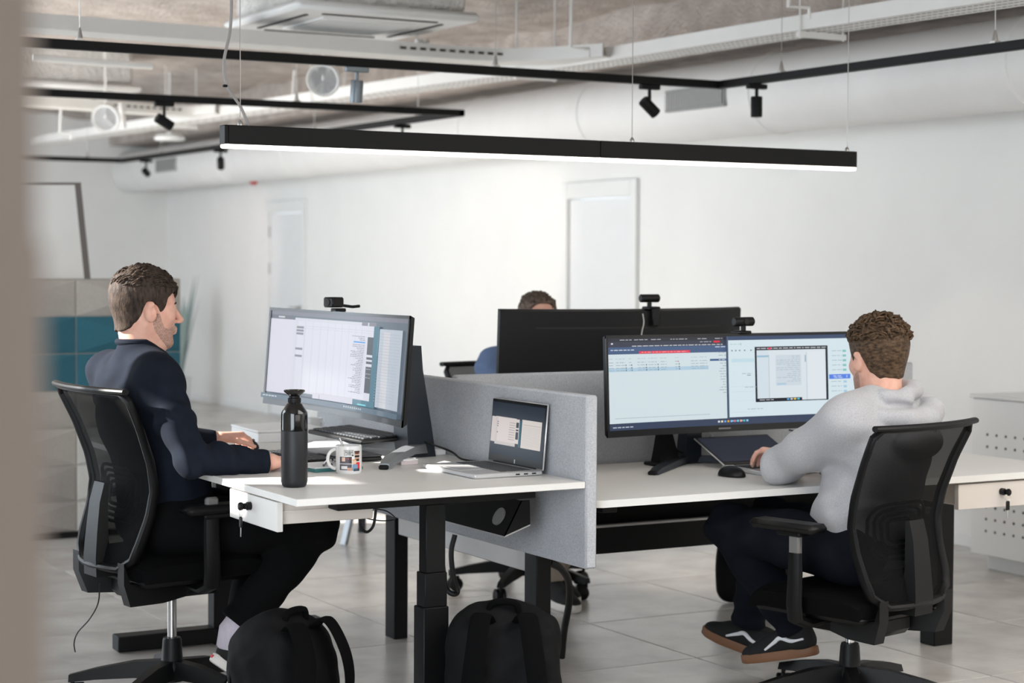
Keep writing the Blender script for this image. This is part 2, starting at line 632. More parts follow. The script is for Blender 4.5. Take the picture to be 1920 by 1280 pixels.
# ------------------------------------------------------------------ cable trays and ceiling pipes
def tray(name, pts, width, label, n=10):
    P = bez(pts, n)
    t = thing(name, label, 'cable tray', tuple(P[0]))
    b_, s_ = MB(), []
    for h, off, wd, ht in ((0, 0, width, .006), (.03, -width / 2, .006, .066), (.03, width / 2, .006, .066)):
        vs, fs = [], []
        for i, p in enumerate(P):
            d = (P[min(i + 1, len(P) - 1)] - P[max(i - 1, 0)])
            d /= np.linalg.norm(d)
            nrm = np.array((d[1], -d[0], 0))
            for du, dz in ((-1, -1), (1, -1), (1, 1), (-1, 1)):
                vs.append(p + nrm * (off + du * wd / 2) + np.array((0, 0, h + dz * ht / 2)))
        for i in range(len(P) - 1):
            for k in range(4):
                fs.append((i * 4 + k, i * 4 + (k + 1) % 4, i * 4 + 4 + (k + 1) % 4, i * 4 + 4 + k))
        fs += [(3, 2, 1, 0), tuple(len(vs) - 4 + k for k in range(4))]
        b_.add(vs, fs)
    part('channel', b_, M_tray, t)
    return t, P
tA, PA = tray('cable_tray', [(4.66, 16.8, 2.42), (4.98, 11, 2.42), (5.2, 8.6, 2.42), (5.26, 7.0, 2.42), (5.33, 5.6, 2.42), (5.38, 4.4, 2.42)], .20, 'long white perforated cable tray crossing the ceiling up to the right')
dots = MB()
for k in range(180):
    i = 4 + k * (len(PA) - 8) / 180
    a = PA[int(i)] * (1 - i % 1) + PA[int(i) + 1] * (i % 1)
    for off in (-.06, .0, .06):
        dots.cbox(a + np.array((off, 0, -.0035)), (.008, .02, .002))
part('perforations', dots, M_grey, tA, kind='stuff')
for yy in (5.2, 6.6, 8.9, 11.2, 13.6):
    xx = np.interp(yy, [4.4, 5.6, 8.6, 11, 16.8], [5.38, 5.33, 5.2, 4.98, 4.66])
    bk = MB().span(xx - .13, xx + .13, yy - .012, yy + .012, 2.385, 2.41)
    for sx in (-.12, .12):
        bk.tube([(xx + sx, yy, 2.38), (xx + sx, yy, ZC)], .005, 6)
    part('hanger_bracket', bk, M_tray, tA)
tB, PB = tray('cable_tray', [(1.9, 8.47, 2.43), (3.4, 8.57, 2.43), (4.55, 8.64, 2.43), (4.92, 8.5, 2.43), (5.16, 8.1, 2.43)], .22, 'white cable tray crossing behind the front light track, curving at its right end')
for k in range(14):
    xx = 4.18 + k * .055
    part('slot', MB().cbox((xx, 8.50, 2.462), (.03, .008, .012), 0, rotz(.05)), M_darkslot, tB, smooth=False)
tC, PC = tray('cable_tray', [(2.6, 12.55, 2.43), (3.6, 12.72, 2.43), (4.6, 12.95, 2.43), (4.83, 12.7, 2.43)], .20, 'short white cable tray farther back, above the left man')
for k in range(12):
    xx = 4.0 + k * .05
    part('slot', MB().cbox((xx, 12.70 + (xx - 4) * .22, 2.462), (.026, .008, .012), 0, rotz(.2)), M_darkslot, tC, smooth=False)

def pipe(name, pts, r, label, cat='pipe', m=None):
    return solo(name, MB().tube(pts, r, 8), m or M_tray, label, cat)
def hanger(pxs, Y, label):
    return pipe('pipe_bracket', [py(a, b_, Y) for a, b_ in pxs], .009, label, 'bracket')
hanger(((1072, -60), (1070, 88), (1104, 92), (1104, 108)), 8.0, 'thin white bent hanger rod left of the long cable tray')
hanger(((1480, -50), (1478, 12), (1517, 14), (1517, 36)), 6.4, 'thin white bent hanger rod above the right end of the lamp')
hanger(((552, 132), (549, 178), (576, 182), (576, 192)), 11.5, 'thin white bent hanger rod beside the front spotlight')
hanger(((114, 205), (112, 248), (133, 250), (133, 262)), 13.2, 'thin white bent hanger rod beside the wall end')
pp = MB().tube([py(786, 75, 8.75), py(784, 112, 8.75), py(790, 132, 8.75)], .022, 10)
pp.tube([py(800, 75, 8.75), py(801, 110, 8.75)], .016, 10)
solo('drain_pipe', pp, M_tray, 'white drain pipes below the large air conditioner', 'pipe')
solo('drain_pipe', MB().tube([py(226, 192, 12.7), py(229, 210, 12.7), py(232, 240, 12.7)], .02, 10), M_tray, 'white drain pipe above the left man', 'pipe')
solo('ceiling_pipe', MB().tube([py(60, 108, 9.6), py(285, 124, 9.6)], .018, 10), M_tray, 'straight white ceiling pipe beside the wall end', 'pipe')

def duct_stub(pxc, Y, rad, label):
    c = py(pxc[0], pxc[1], Y)
    t = thing('round_air_diffuser', label, 'air diffuser', tuple(c), group='round air diffusers')
    fr = frame_z((-.55, -.8, -.25))
    part('ring', MB().lathe([(rad, -.02), (rad, .0), (rad * .93, .012), (rad * .86, 0)], c, 32, fr), M_white, t)
    part('plate', MB().lathe([(0, .0), (rad * .8, .0), (rad * .82, -.012)], c, 32, fr), mat('diffuser plate', (205, 205, 206), .6, var=.02), t)
    part('hanger', MB().tube([c, c + np.array((0, 0, ZC - c[2]))], .008, 6), M_tray, t)
duct_stub((606, 150), 9.4, .092, 'round pale diffuser disc right behind the front left spotlight')
duct_stub((198, 222), 12.4, .098, 'round pale diffuser disc beside the far left wall end')
c = py(318, 256, 14.0)
sm = MB().lathe([(.11, 0), (.12, .02), (.1, .04), (.03, .05), (.02, .06)], c - np.array((0, 0, .03)), 24)
sm.tube([c, c + np.array((0, 0, ZC - c[2]))], .008, 6)
solo('smoke_detector', sm, M_white, 'shallow white dome hanging from the ceiling', 'detector')
c = px(478, 340, XW - .02)
t = thing('fire_alarm', 'small red fire alarm sounder high on the white wall', 'alarm', tuple(c))
part('base', MB().lathe([(.055, 0), (.055, .015)], c + np.array((.02, 0, 0)), 20, roty(-math.pi / 2)), M_white, t)
part('dome', MB().lathe([(.05, .0), (.052, .03), (.04, .05), (.0, .058)], c + np.array((.008, 0, 0)), 20, roty(-math.pi / 2), sx=.6), M_red, t)

# ------------------------------------------------------------------ light tracks
ZT = 2.2
def track(name, pts, label):
    t = thing(name, label, 'light track', tuple(pts[0]))
    for a, b_ in zip(pts[:-1], pts[1:]):
        a, b_ = np.array(a), np.array(b_)
        lo, hi = np.minimum(a, b_), np.maximum(a, b_)
        part('rail', MB().span(lo[0] - .018, hi[0] + .018, lo[1] - .018, hi[1] + .018, ZT, ZT + .036, .003), M_black, t)
        n = max(2, int(np.linalg.norm(b_ - a) / 1.3))
        for k in range(n):
            p = a + (b_ - a) * (k + .35) / n
            w_ = MB().tube([(p[0], p[1], ZT + .036), (p[0], p[1], ZC)], .0018, 5)
            w_.lathe([(.012, 0), (.012, .012), (.004, .05)], (p[0], p[1], ZT + .036), 10)
            w_.cbox((p[0], p[1], ZT + .04), (.03, .03, .008))
            part('suspension_wire', w_, M_steel, t)
    return t
track('light_track', [(1.5, 7.14, 0), (5.13, 7.14, 0), (5.13, 3.2, 0)], 'black light track at the front of the ceiling, bending towards the right')
track('light_track', [(1.9, 9.25, 0), (4.90, 9.25, 0), (4.90, 15.2, 0), (3.2, 15.2, 0)], 'black light track farther back, bending away to the left')

M_lens = mat('lit lamp lens', (255, 250, 240), .4, emit=(255, 244, 228), estr=4.0)
def spotlight(x, y, aim_px, aim_X, label, power, col=(1, .86, .72), steel=False, tiltdir=None):
    t = thing('track_spotlight', label, 'spotlight', (x, y, ZT), group='track spotlights')
    m = mat('satin grey metal', (120, 128, 134), .35, .6, var=.05) if steel else M_black
    ad = MB().span(x - .05, x + .05, y - .016, y + .016, ZT - .022, ZT, .003)
    part('track_adapter', ad, m, t)
    part('stem', MB().tube([(x, y, ZT - .02), (x, y, ZT - .075)], .008, 10), m, t)
    c = np.array((x, y, ZT - .1))
    if aim_px is not None:
        aim = px(aim_px[0], aim_px[1], aim_X)
    else:
        aim = c + np.array((0, 0, -1.0))
    d = (aim - c) if tiltdir is None else np.array(tiltdir, float)
    d = d / np.linalg.norm(d)
    fr = frame_z(d)
    part('lamp_head', MB().lathe([(.024, -.045), (.026, -.04), (.026, .045), (.023, .047), (.021, .03)], c, 24, fr), m, t)
    part('lens', MB().lathe([(0, .036), (.021, .036)], c, 20, fr), M_lens, t)
    if power:
        l = light('spot_beam', 'SPOT', tuple(c + d * .055), d, power, col, spot_size=R(44), spot_blend=.75, shadow_soft_size=.02)
        l.parent = t
        l.matrix_parent_inverse = ROOTM[t.name].inverted()
P_ = [pz(a, b_, ZT) for a, b_ in ((608, 138), (1160, 167), (1457, 160), (305, 192), (775, 234), (445, 281), (228, 300))]
spotlight(P_[0][0], 7.14, (606, 780), XW - 3, 'grey spotlight on the front track near its left end, pointing down', 40, steel=True, tiltdir=(.0, .12, -1))
spotlight(P_[1][0], 7.14, (1640, 620), XW, 'black spotlight tilted to the right, hanging above the right half of the long lamp', 14, tiltdir=(.9, -.1, -.8))
spotlight(5.13, P_[2][1], None, 0, 'black spotlight pointing straight down on the right arm of the front track', 50)
spotlight(P_[3][0], 9.25, (640, 500), XW, 'black spotlight tilted to the right on the rear track beside the wall end', 20, tiltdir=(1, .05, -.55))
spotlight(4.90, P_[4][1], (970, 470), XW, 'black spotlight half hidden behind the long hanging lamp', 28)
spotlight(4.90, P_[5][1], (690, 520), XW, 'black spotlight hanging just below the left end of the long lamp', 12, tiltdir=(.5, 1.2, -1.1))
spotlight(4.90, min(P_[6][1], 14.6), (440, 510), XW, 'black spotlight at the far end of the rear track, lens towards us', 40)
light('spot_beam_right', 'SPOT', (5.13, 4.6, 2.1), tuple(px(1790, 520, XW) - np.array((5.13, 4.6, 2.1))), 6, (1, .86, .72), spot_size=R(50), spot_blend=.8, shadow_soft_size=.02)

# ------------------------------------------------------------------ long hanging lamp
t = thing('pendant_lamp', 'long black linear pendant lamp with a glowing underside above the desks', 'lamp', (3.39, 5.62, 1.75))
LX0, LX1, LY = 2.135, 4.665, 5.625
LM = 3.52
part('housing', MB().span(LX0 + .012, LM - .001, LY - .024, LY + .024, 1.764, 1.824, .002), M_black, t)
part('housing', MB().span(LM + .001, LX1, LY - .024, LY + .024, 1.764, 1.824, .002), M_black, t)
part('end_cap', MB().span(LX0, LX0 + .012, LY - .024, LY + .024, 1.764, 1.824, .002), M_black, t)
M_led = mat('glowing diffuser', (255, 250, 245), .4, emit=(255, 247, 238), estr=3.2)
part('diffuser', MB().span(LX0 + .001, LX1, LY - .022, LY + .022, 1.752, 1.766, .004), M_led, t)
for xx in (LX0 + .06, 3.665, LX1 - .03):
    wv = MB().tube([(xx, LY, 1.82), (xx, LY, ZC)], .0015, 5)
    wv.lathe([(.008, 0), (.008, .01), (.002, .018)], (xx, LY, 1.824), 10)
    part('suspension_wire', wv, M_steel, t)
cp = bez([py(a, b_, LY) for a, b_ in ((467, 240), (450, 200), (424, 160), (419, 115), (430, 60), (433, 0), (428, -80), (430, -200))], 6)
cw = MB().tube(cp, .0035, 8)
cw.tube([p + np.array((.004, 0, 0)) for p in cp], .0028, 6)
part('power_cord', cw, mat('translucent grey cord', (150, 146, 144), .4, var=.05), t)
part('cord_clip', MB().cbox(py(422, 161, LY), (.014, .012, .008), .002), M_black, t)

# ================================================================== desks and screens between them
Z1, Z2 = .759, .695
M_silver = mat('silver painted beam', (186, 184, 182), .4, .3, var=.04)
M_leg = mat('black powder coated leg', (12, 12, 13), .5, spec=.25, var=.08, bump=.03, bscale=500)

P1 = thing('desk_divider', 'pale grey fabric divider screen behind the silver laptop, end facing us', 'screen', (2.925, 5.67, .5))
part('fabric_panel', MB().span(2.905, 2.945, 4.69, 6.65, .50, 1.011, .006), M_fabric, P1)
part('mounting_clamp', MB().span(2.946, 2.965, 5.0, 5.06, .60, .66, .003), M_leg, P1)
part('mounting_clamp', MB().span(2.946, 2.965, 6.2, 6.26, .60, .66, .003), M_leg, P1)
P2 = thing('desk_divider', 'grey fabric divider screen behind the wide lit monitor', 'screen', (3.95, 5.61, .6))
part('fabric_panel', MB().span(2.952, 4.95, 5.592, 5.630, .60, 1.02, .006), M_fabric, P2)
part('mounting_clamp', MB().span(3.3, 3.36, 5.57, 5.65, .58, .62, .003), M_leg, P2)
part('mounting_clamp', MB().span(4.5, 4.56, 5.57, 5.65, .58, .62, .003), M_leg, P2)

def key_and_lock(parent, c, out, side):
    """lock barrel with key and spare key hanging; out = outward normal, side = horizontal direction"""
    c, out, side = np.array(c), np.array(out, float), np.array(side, float)
    fr = frame_z(out)
    part('lock', MB().lathe([(.012, 0), (.012, .012), (.009, .014), (.009, .02)], c, 16, fr), M_blackp, parent)
    part('key_head', MB().lathe([(.010, .022), (.012, .026), (.012, .032), (.009, .036)], c + side * .004, 14, fr, sy=.75), M_blackp, parent)
    ring = [c + out * .03 + side * .011 * math.sin(a) + np.array((0, 0, -.018 + .011 * math.cos(a))) for a in np.linspace(0, 2 * math.pi, 18)[:-1]]
    part('key_ring', MB().tube(ring, .0008, 5, closed=True), M_steel, parent)
    kc = c + out * .03 + np.array((0, 0, -.045))
    part('spare_key', MB().cbox(kc, (.006 + .012 * abs(side[0]), .006 + .012 * abs(side[1]), .032), .003), M_blackp, parent)
    part('key_blade', MB().cbox(kc + np.array((0, 0, -.028)), (.002 + .003 * abs(side[0]), .002 + .003 * abs(side[1]), .028), .0008), M_steel, parent)

def column(parent, x0, x1, y0, y1, ztop, foot=None, name='leg', stages=True):
    lg = MB()
    lg.span(x0, x1, y0, y1, .0, ztop * (.58 if stages else .97), .003)
    part(name, lg, M_leg, parent)
    if stages:
        part('inner_leg', MB().span(x0 + .006, x1 - .004, y0 + .004, y1 - .006, ztop * .58, ztop * .72, .002), M_leg, parent)
        part('inner_leg', MB().span(x0 + .011, x1 - .008, y0 + .008, y1 - .011, ztop * .72, ztop, .002), M_leg, parent)
    else:
        part('inner_leg', MB().span(x0 + .004, x1 - .004, y0 + .004, y1 - .004, ztop * .97, ztop, .002), M_leg, parent)
    if foot:
        part('foot_bar', MB().span(foot[0], foot[1], foot[2], foot[3], .006, foot[4], .004), M_leg, parent)

# desk of the left man
d1 = thing('desk', 'white sit-stand desk of the man in the dark sweater, drawer facing left', 'desk', (2.45, 5.67, 0))
part('table_top', MB().span(1.99, 2.902, 4.69, 6.65, Z1 - .020, Z1, .0015), M_desk, d1)
dr = part('drawer', MB().span(2.012, 2.30, 4.865, 5.195, .668, Z1 - .022, .002), M_edge, d1)
part('drawer_front', MB().span(1.998, 2.016, 4.845, 5.206, .650, Z1 - .026, .0015), M_desk, dr)
part('drawer_rail', MB().span(2.02, 2.30, 4.86, 5.20, .700, .706), M_edge, dr)
lockp = px(470, 948, 1.998)
key_and_lock(dr, lockp, (-1, 0, 0), (0, 1, 0))
for ya, yb in ((4.80, 4.865), (6.49, 6.555)):
    part('support_beam', MB().span(2.16, 2.80, ya + .0, yb, .704, .737, .003), M_leg, d1)
    column(d1, 2.43, 2.512, ya, yb, .704, (2.07, 2.86, ya - .005, yb + .005, .062))
part('crossbeam', MB().span(2.455, 2.49, 4.87, 6.49, .70, .737, .003), M_leg, d1)
# tilted cable trough with a round hole below the desk
tr = [py(977, 938, 4.87), py(945, 1005, 4.87)]
ct = thing('cable_trough', 'black tilted cable trough with a round hole hanging below the left desk', 'cable tray', tuple(tr[1]))
a, b_ = tr
ln = np.array((0, .55, 0))
nrm = np.cross(b_ - a, ln)
nrm /= np.linalg.norm(nrm)
part('side_plate', MB().prism([a, b_, b_ + ln, a + ln], nrm * .004), M_black, ct, smooth=False)
part('trough_bottom', MB().prism([b_, b_ + np.array((.09, 0, .03)), b_ + np.array((.09, .55, .03)), b_ + ln], (0, 0, -.004)), M_silver, ct, smooth=False)
hc = (a * .46 + b_ * .54) + np.array((0, .075, 0))
if nrm[0] > 0:
    nrm = -nrm
part('round_hole', MB().lathe([(0, .0055), (.028, .0055), (.028, -.002)], hc, 28, frame_z(nrm)), M_grey, ct)
part('end_plate', MB().prism([a, b_, b_ + np.array((.09, 0, .03)), a + np.array((.03, 0, 0))], (0, .004, 0)), M_black, ct, smooth=False)

# desk of the right man
d2 = thing('desk', 'white sit-stand desk of the man in the grey hoodie, drawer at its right end', 'desk', (3.95, 5.15, 0))
tp = [(2.955, 4.742, Z2 - .022), (2.985, 4.722, Z2 - .022), (4.95, 4.722, Z2 - .022), (4.95, 5.585, Z2 - .022), (2.955, 5.585, Z2 - .022)]
part('table_top', MB().prism(tp, (0, 0, .022)), M_desk, d2)
dr = part('drawer', MB().span(4.41, 4.80, 4.76, 5.1, .592, Z2 - .024, .002), M_edge, d2)
part('drawer_front', MB().span(4.395, 4.82, 4.735, 4.755, .580, Z2 - .03, .0015), M_edge, dr)
key_and_lock(dr, py(1878, 921, 4.735), (0, -1, 0), (1, 0, 0))
for xa, xb in ((3.05, 3.105), (4.74, 4.83)):
    column(d2, xa, xb, 5.222, 5.302, .655, None, stages=False)
    part('support_beam', MB().span(xa, xb, 4.83, 5.5, .64, .673, .003), M_leg, d2)
    part('foot_pad', MB().span(xa + .008, xb - .008, 5.23, 5.295, 0, .012, .002), M_black, d2)
part('cable_tray', MB().span(3.12, 4.72, 5.44, 5.46, .405, .50, .002), M_black, d2)
part('tray_rim', MB().span(3.12, 4.72, 5.425, 5.45, .497, .506, .002), M_silver, d2)
part('tray_shade_back', MB().span(3.12, 4.72, 5.55, 5.57, .41, .66, .002), M_black, d2)  # black sheet, upper part stands in for the shade under the desk top
part('tray_floor', MB().span(3.12, 4.72, 5.46, 5.56, .405, .415, .002), M_black, d2)
part('crossbeam', MB().span(3.1, 4.74, 5.24, 5.28, .645, .672, .003), M_leg, d2)
ps = part('power_strip', MB().span(3.44, 3.60, 5.29, 5.34, .595, .645, .004), M_blackp, d2)
for k in range(3):
    part('socket', MB().lathe([(.017, 0), (.017, .003), (.014, .003), (.013, -.004)], (3.47 + k * .05, 5.29, .62), 16, rotx(math.pi / 2)), M_grey, ps)

# desk behind the grey screen
d3 = thing('desk', 'white desk behind the grey screen, under the monitor seen from behind', 'desk', (3.95, 6.07, 0))
part('table_top', MB().span(2.955, 4.95, 5.64, 6.50, Z2 - .022, Z2, .0015), M_desk, d3)
for xa, xb in ((3.05, 3.105), (4.86, 4.935)):
    column(d3, xa, xb, 6.262, 6.344, .655, None, stages=False)
    part('support_beam', MB().span(xa, xb, 5.72, 6.42, .64, .673, .003), M_leg, d3)
part('crossbeam', MB().span(3.06, 3.085, 5.31, 6.255, .392, .462, .003), M_silver, d3)
part('beam_cap', MB().span(3.03, 3.10, 5.31, 6.255, .462, .470, .002), M_silver, d3)

# ================================================================== office chairs
M_mesh = mat('black chair mesh', (14, 14, 15), .8, var=.1, bump=.3, bscale=700, bdist=.001, alpha=.9, spec=.1)
M_frame = mat('black chair frame plastic', (13, 13, 14), .48, spec=.25, var=.06, bump=.04, bscale=500)
M_seat = mat('black seat fabric', (9, 9, 10), .95, spec=.1, var=.15, weave=260, bump=.2, bdist=.002)
M_chrome = mat('chrome', (205, 205, 205), .15, 1.0, var=.03)

def chair(loc, ang, hs, label, base_ang=0.0, pad_dz=0.0):
    t = thing('office_chair', label, 'chair', (loc[0], loc[1], 0), ang, group='black mesh office chairs')
    L_ = dict(local=True)
    # star base
    hub = MB().lathe([(.028, .07), (.045, .075), (.045, .125), (.034, .14), (.03, .2), (.027, .21)], (0, 0, 0), 20)
    part('hub', hub, M_frame, t, **L_)
    for k in range(5):
        a = base_ang + k * 2 * math.pi / 5
        r_ = rotz(a)
        def pt(x, y, z):
            return r_ @ np.array((x, y, z))
        vs = []
        for x, hw, z0, z1 in ((.02, .032, .085, .14), (.12, .028, .085, .135), (.24, .022, .078, .112), (.325, .017, .068, .09)):
            vs += [pt(x, -hw, z0), pt(x, hw, z0), pt(x, hw * .6, z1), pt(x, -hw * .6, z1)]
        fs = [(i * 4 + j, i * 4 + (j + 1) % 4, i * 4 + 4 + (j + 1) % 4, i * 4 + 4 + j) for i in range(3) for j in range(4)]
        fs += [(3, 2, 1, 0), (12, 13, 14, 15)]
        lg = part('base_leg', MB().add(vs, fs), M_frame, t, angle=50, **L_)
        ca = a + rnd.uniform(-1, 1)
        rc = rotz(ca)
        cc = pt(.315, 0, 0) + rc @ np.array((-.018, 0, .03))
        cs = MB().cbox(cc + np.array((0, 0, .012)), (.04, .012, .045), .004, rc)
        cs.tube([pt(.315, 0, .05), pt(.315, 0, .075)], .007, 8)
        c_ = part('caster', cs, M_frame, lg, **L_)
        for sgn in (-1, 1):
            e = rc @ np.array((0, sgn, 0))
            part('wheel', MB().lathe([(.018, -.0), (.028, .0), (.03, .004), (.03, .013), (.024, .017), (.0, .018)], cc + e * .007, 20, frame_z(e)), M_blackp, lg, **L_)
    part('gas_lift', MB().tube([(0, 0, .2), (0, 0, hs - .13)], .0145, 18), M_chrome, t, **L_)
    part('mechanism', MB().cbox((0, -.02, hs - .115), (.19, .30, .07), .018), M_frame, t, **L_)
    # seat
    def seat_pt(u, v):
        x = (u - .5) * 2
        y = (v - .5) * 2
        X = .245 * np.sign(x) * abs(x) ** .9 * (1 - .10 * abs(y) ** 4)
        Yy = .02 + .235 * y * (1 - .08 * abs(x) ** 4)
        z = hs - .018 * x * x * 0 - .035 * max(0, y - .55) ** 2 / .2 - .006 * (1 - x * x)
        return (X, Yy, z - .02 * abs(x) ** 8 - .02 * abs(y) ** 8)
    st = MB().grid(seat_pt, 16, 16)
    st.grid(lambda u, v: (lambda p: (p[0] * .97, p[1] * .97, hs - .065 + (p[2] - hs) * .3))(seat_pt(u, v)), 16, 16, flip=True)
    n_ = 17
    ring = [i * n_ for i in range(16)] + [16 * n_ + j for j in range(16)] + [i * n_ + 16 for i in range(16, 0, -1)] + [j for j in range(16, 0, -1)]
    st.f += [(ring[i], ring[(i + 1) % 64], ring[(i + 1) % 64] + 289, ring[i] + 289) for i in range(64)]
    st.c += [None] * 64
    part('seat', st, M_seat, t, angle=60, **L_)
    part('seat_pan', MB().cbox((0, .01, hs - .075), (.43, .42, .03), .014), M_frame, t, **L_)
    # back rest
    def prof(s):      # s: 0 bottom .. 1 top -> (y, z, halfwidth)
        z = hs - .035 + .54 * s
        y = np.interp(s, [0, .12, .3, .45, .6, .8, 1], [-.245, -.228, -.195, -.183, -.198, -.238, -.29])
        w_ = np.interp(s, [0, .06, .15, .3, .5, .8, 1], [.155, .185, .20, .208, .217, .231, .246])
        return y, z, w_
    def back_pt(u, s):
        y, z, w_ = prof(s)
        x = (u - .5) * 2
        return np.array((x * w_, y + .035 * x * x - .015, z))
    loop = [back_pt(u, 0) for u in np.linspace(.08, .92, 9)] + [back_pt(1, s) for s in np.linspace(.06, .955, 22)]
    loop += [back_pt(u, 1.0) for u in np.linspace(.95, .05, 13)] + [back_pt(0, s) for s in np.linspace(.955, .06, 22)]
    rr = [.021] * 9 + list(np.linspace(.021, .014, 22)) + [.013] * 13 + list(np.linspace(.014, .021, 22))
    part('back_frame', MB().tube(loop, rr, 10, closed=True, flat=.62), M_frame, t, **L_)
    tb = MB().tube([back_pt(u, 1.01) + np.array((0, -.008, 0)) for u in np.linspace(-.02, 1.02, 15)], .014, 10, flat=.7)
    part('top_rail', tb, M_frame, t, **L_)
    part('back_mesh', MB().grid(lambda u, v: back_pt(.03 + .94 * u, .01 + .98 * v), 14, 24), M_mesh, t, fixn=False, **L_)
    # lumbar support: nested rounded ribs
    for k in range(4):
        hw, hh = .145 - k * .028, .085 - k * .017
        pts = []
        for a in np.linspace(0, 2 * math.pi, 29)[:-1]:
            ca_, sa_ = math.cos(a), math.sin(a)
            x = hw * np.sign(ca_) * abs(ca_) ** .5
            zz = hh * np.sign(sa_) * abs(sa_) ** .5
            y, z, w_ = prof(.40 + zz / .54)
            pts.append((x, y + .002 + .035 * (x / w_) ** 2, z))
        part('lumbar_rib', MB().tube(pts, .0055, 6, closed=True), M_frame, t, **L_)
    # spine bracket
    sp_ = MB()
    vs = []
    for s, hw, y_, th in ((-.06, .05, -.20, .075), (.05, .05, -.232, .045), (.2, .046, -.236, .034), (.36, .042, -.234, .026), (.47, .040, -.232, .012)):
        y, z, w_, off = y_, hs - .035 + .54 * s, 0, 0
        vs += [(-hw, y + off, z), (hw, y + off, z), (hw * .9, y + off - th, z), (-hw * .9, y + off - th, z)]
    fs = [(i * 4 + j, i * 4 + (j + 1) % 4, i * 4 + 4 + (j + 1) % 4, i * 4 + 4 + j) for i in range(4) for j in range(4)] + [(3, 2, 1, 0), (16, 17, 18, 19)]
    sp_.add(vs, fs)
    part('spine_bracket', sp_, M_frame, t, angle=50, **L_)
    for sg in (-1, 1):
        pb = MB()
        vs = []
        for x, y, z, w_, h in ((sg * .165, -.25, hs - .03, .022, .045), (sg * .155, -.225, hs - .095, .024, .05), (sg * .12, -.10, hs - .115, .024, .035), (sg * .08, .0, hs - .115, .02, .03)):
            vs += [(x - w_, y, z - h), (x + w_, y, z - h), (x + w_, y, z + h * .4), (x - w_, y, z + h * .4)]
        pb.add(vs, [(i * 4 + j, i * 4 + (j + 1) % 4, i * 4 + 4 + (j + 1) % 4, i * 4 + 4 + j) for i in range(3) for j in range(4)] + [(3, 2, 1, 0), (12, 13, 14, 15)])
        part('back_bracket', pb, M_frame, t, angle=50, **L_)
        # arm rest
        ar = MB()
        ar.tube([(sg * .12, .0, hs - .1), (sg * .22, .0, hs - .105), (sg * .272, .0, hs - .085), (sg * .285, -.005, hs - .04), (sg * .288, -.01, hs + .06), (sg * .288, -.01, hs + .12)], [.028, .028, .029, .028, .026, .025], 10, flat=.62)
        arm = part('armrest', ar, M_frame, t, **L_)
        part('arm_slider', MB().cbox((sg * .288, -.01, hs + .145), (.022, .042, .08), .006), M_grey, arm, **L_)
        part('arm_pad', MB().cbox((sg * .288, .02, hs + .20 + pad_dz), (.085, .25, .028), .012), M_blackp, arm, **L_)
        part('pad_bracket', MB().cbox((sg * .288, .0, hs + .18 + pad_dz), (.05, .09, .018), .005), M_frame, arm, **L_)
    return t

chair((1.99, 5.69), R(-83), .50, 'black mesh office chair of the man in the dark sweater', R(18), -.05)
chair((3.835, 4.61), R(13), .405, 'black mesh office chair at the right, under the man in the grey hoodie', R(8))
chair((3.99, 6.93), R(182), .45, 'black office chair of the man hidden behind the monitor', R(40))

# ================================================================== wide monitors
M_screen = mat('lit display', (200, 200, 200), .35, vcol=True, emit=(255, 255, 255), estr=.92, spec=.3, black_base=True)
M_shell = mat('dark monitor shell', (20, 20, 22), .45, spec=.3, var=.04, bump=.03, bscale=600)
M_bezel = mat('black monitor bezel', (16, 17, 19), .3, var=.05)
M_standd = mat('dark blue grey stand', (40, 46, 54), .38, .3, var=.04)
M_standl = mat('brushed light stand', (160, 164, 168), .35, .6, var=.04)

def L3(c):
    return lin(c)

class Screen:
    """paint rectangles on a (possibly curved) surface S(u,v,offset)"""
    def __init__(s, S):
        s.S, s.mb, s.k = S, MB(), 0
    def r(s, u0, u1, v0, v1, c, lift=None):
        s.k += 1
        off = .00025 + .00004 * s.k if lift is None else lift
        n = max(1, int(abs(u1 - u0) / .045))
        vs, fs = [], []
        for i in range(n + 1):
            u = u0 + (u1 - u0) * i / n
            vs += [s.S(u, v0, off), s.S(u, v1, off)]
        fs = [(2 * i, 2 * i + 1, 2 * i + 3, 2 * i + 2) for i in range(n)]
        s.mb.add(vs, fs, L3(c))
    def text(s, u0, u1, v, c, h=.008, seed=0, right=False):
        q = random.Random(seed * 977 + int(v * 1000) + int(u0 * 1000))
        u = u0
        off = .0006 + .00004 * s.k
        while u < u1:
            w_ = q.uniform(.006, .022)
            s.r(u, min(u1, u + w_), v - h / 2, v + h / 2, c, off)
            u += w_ + .004

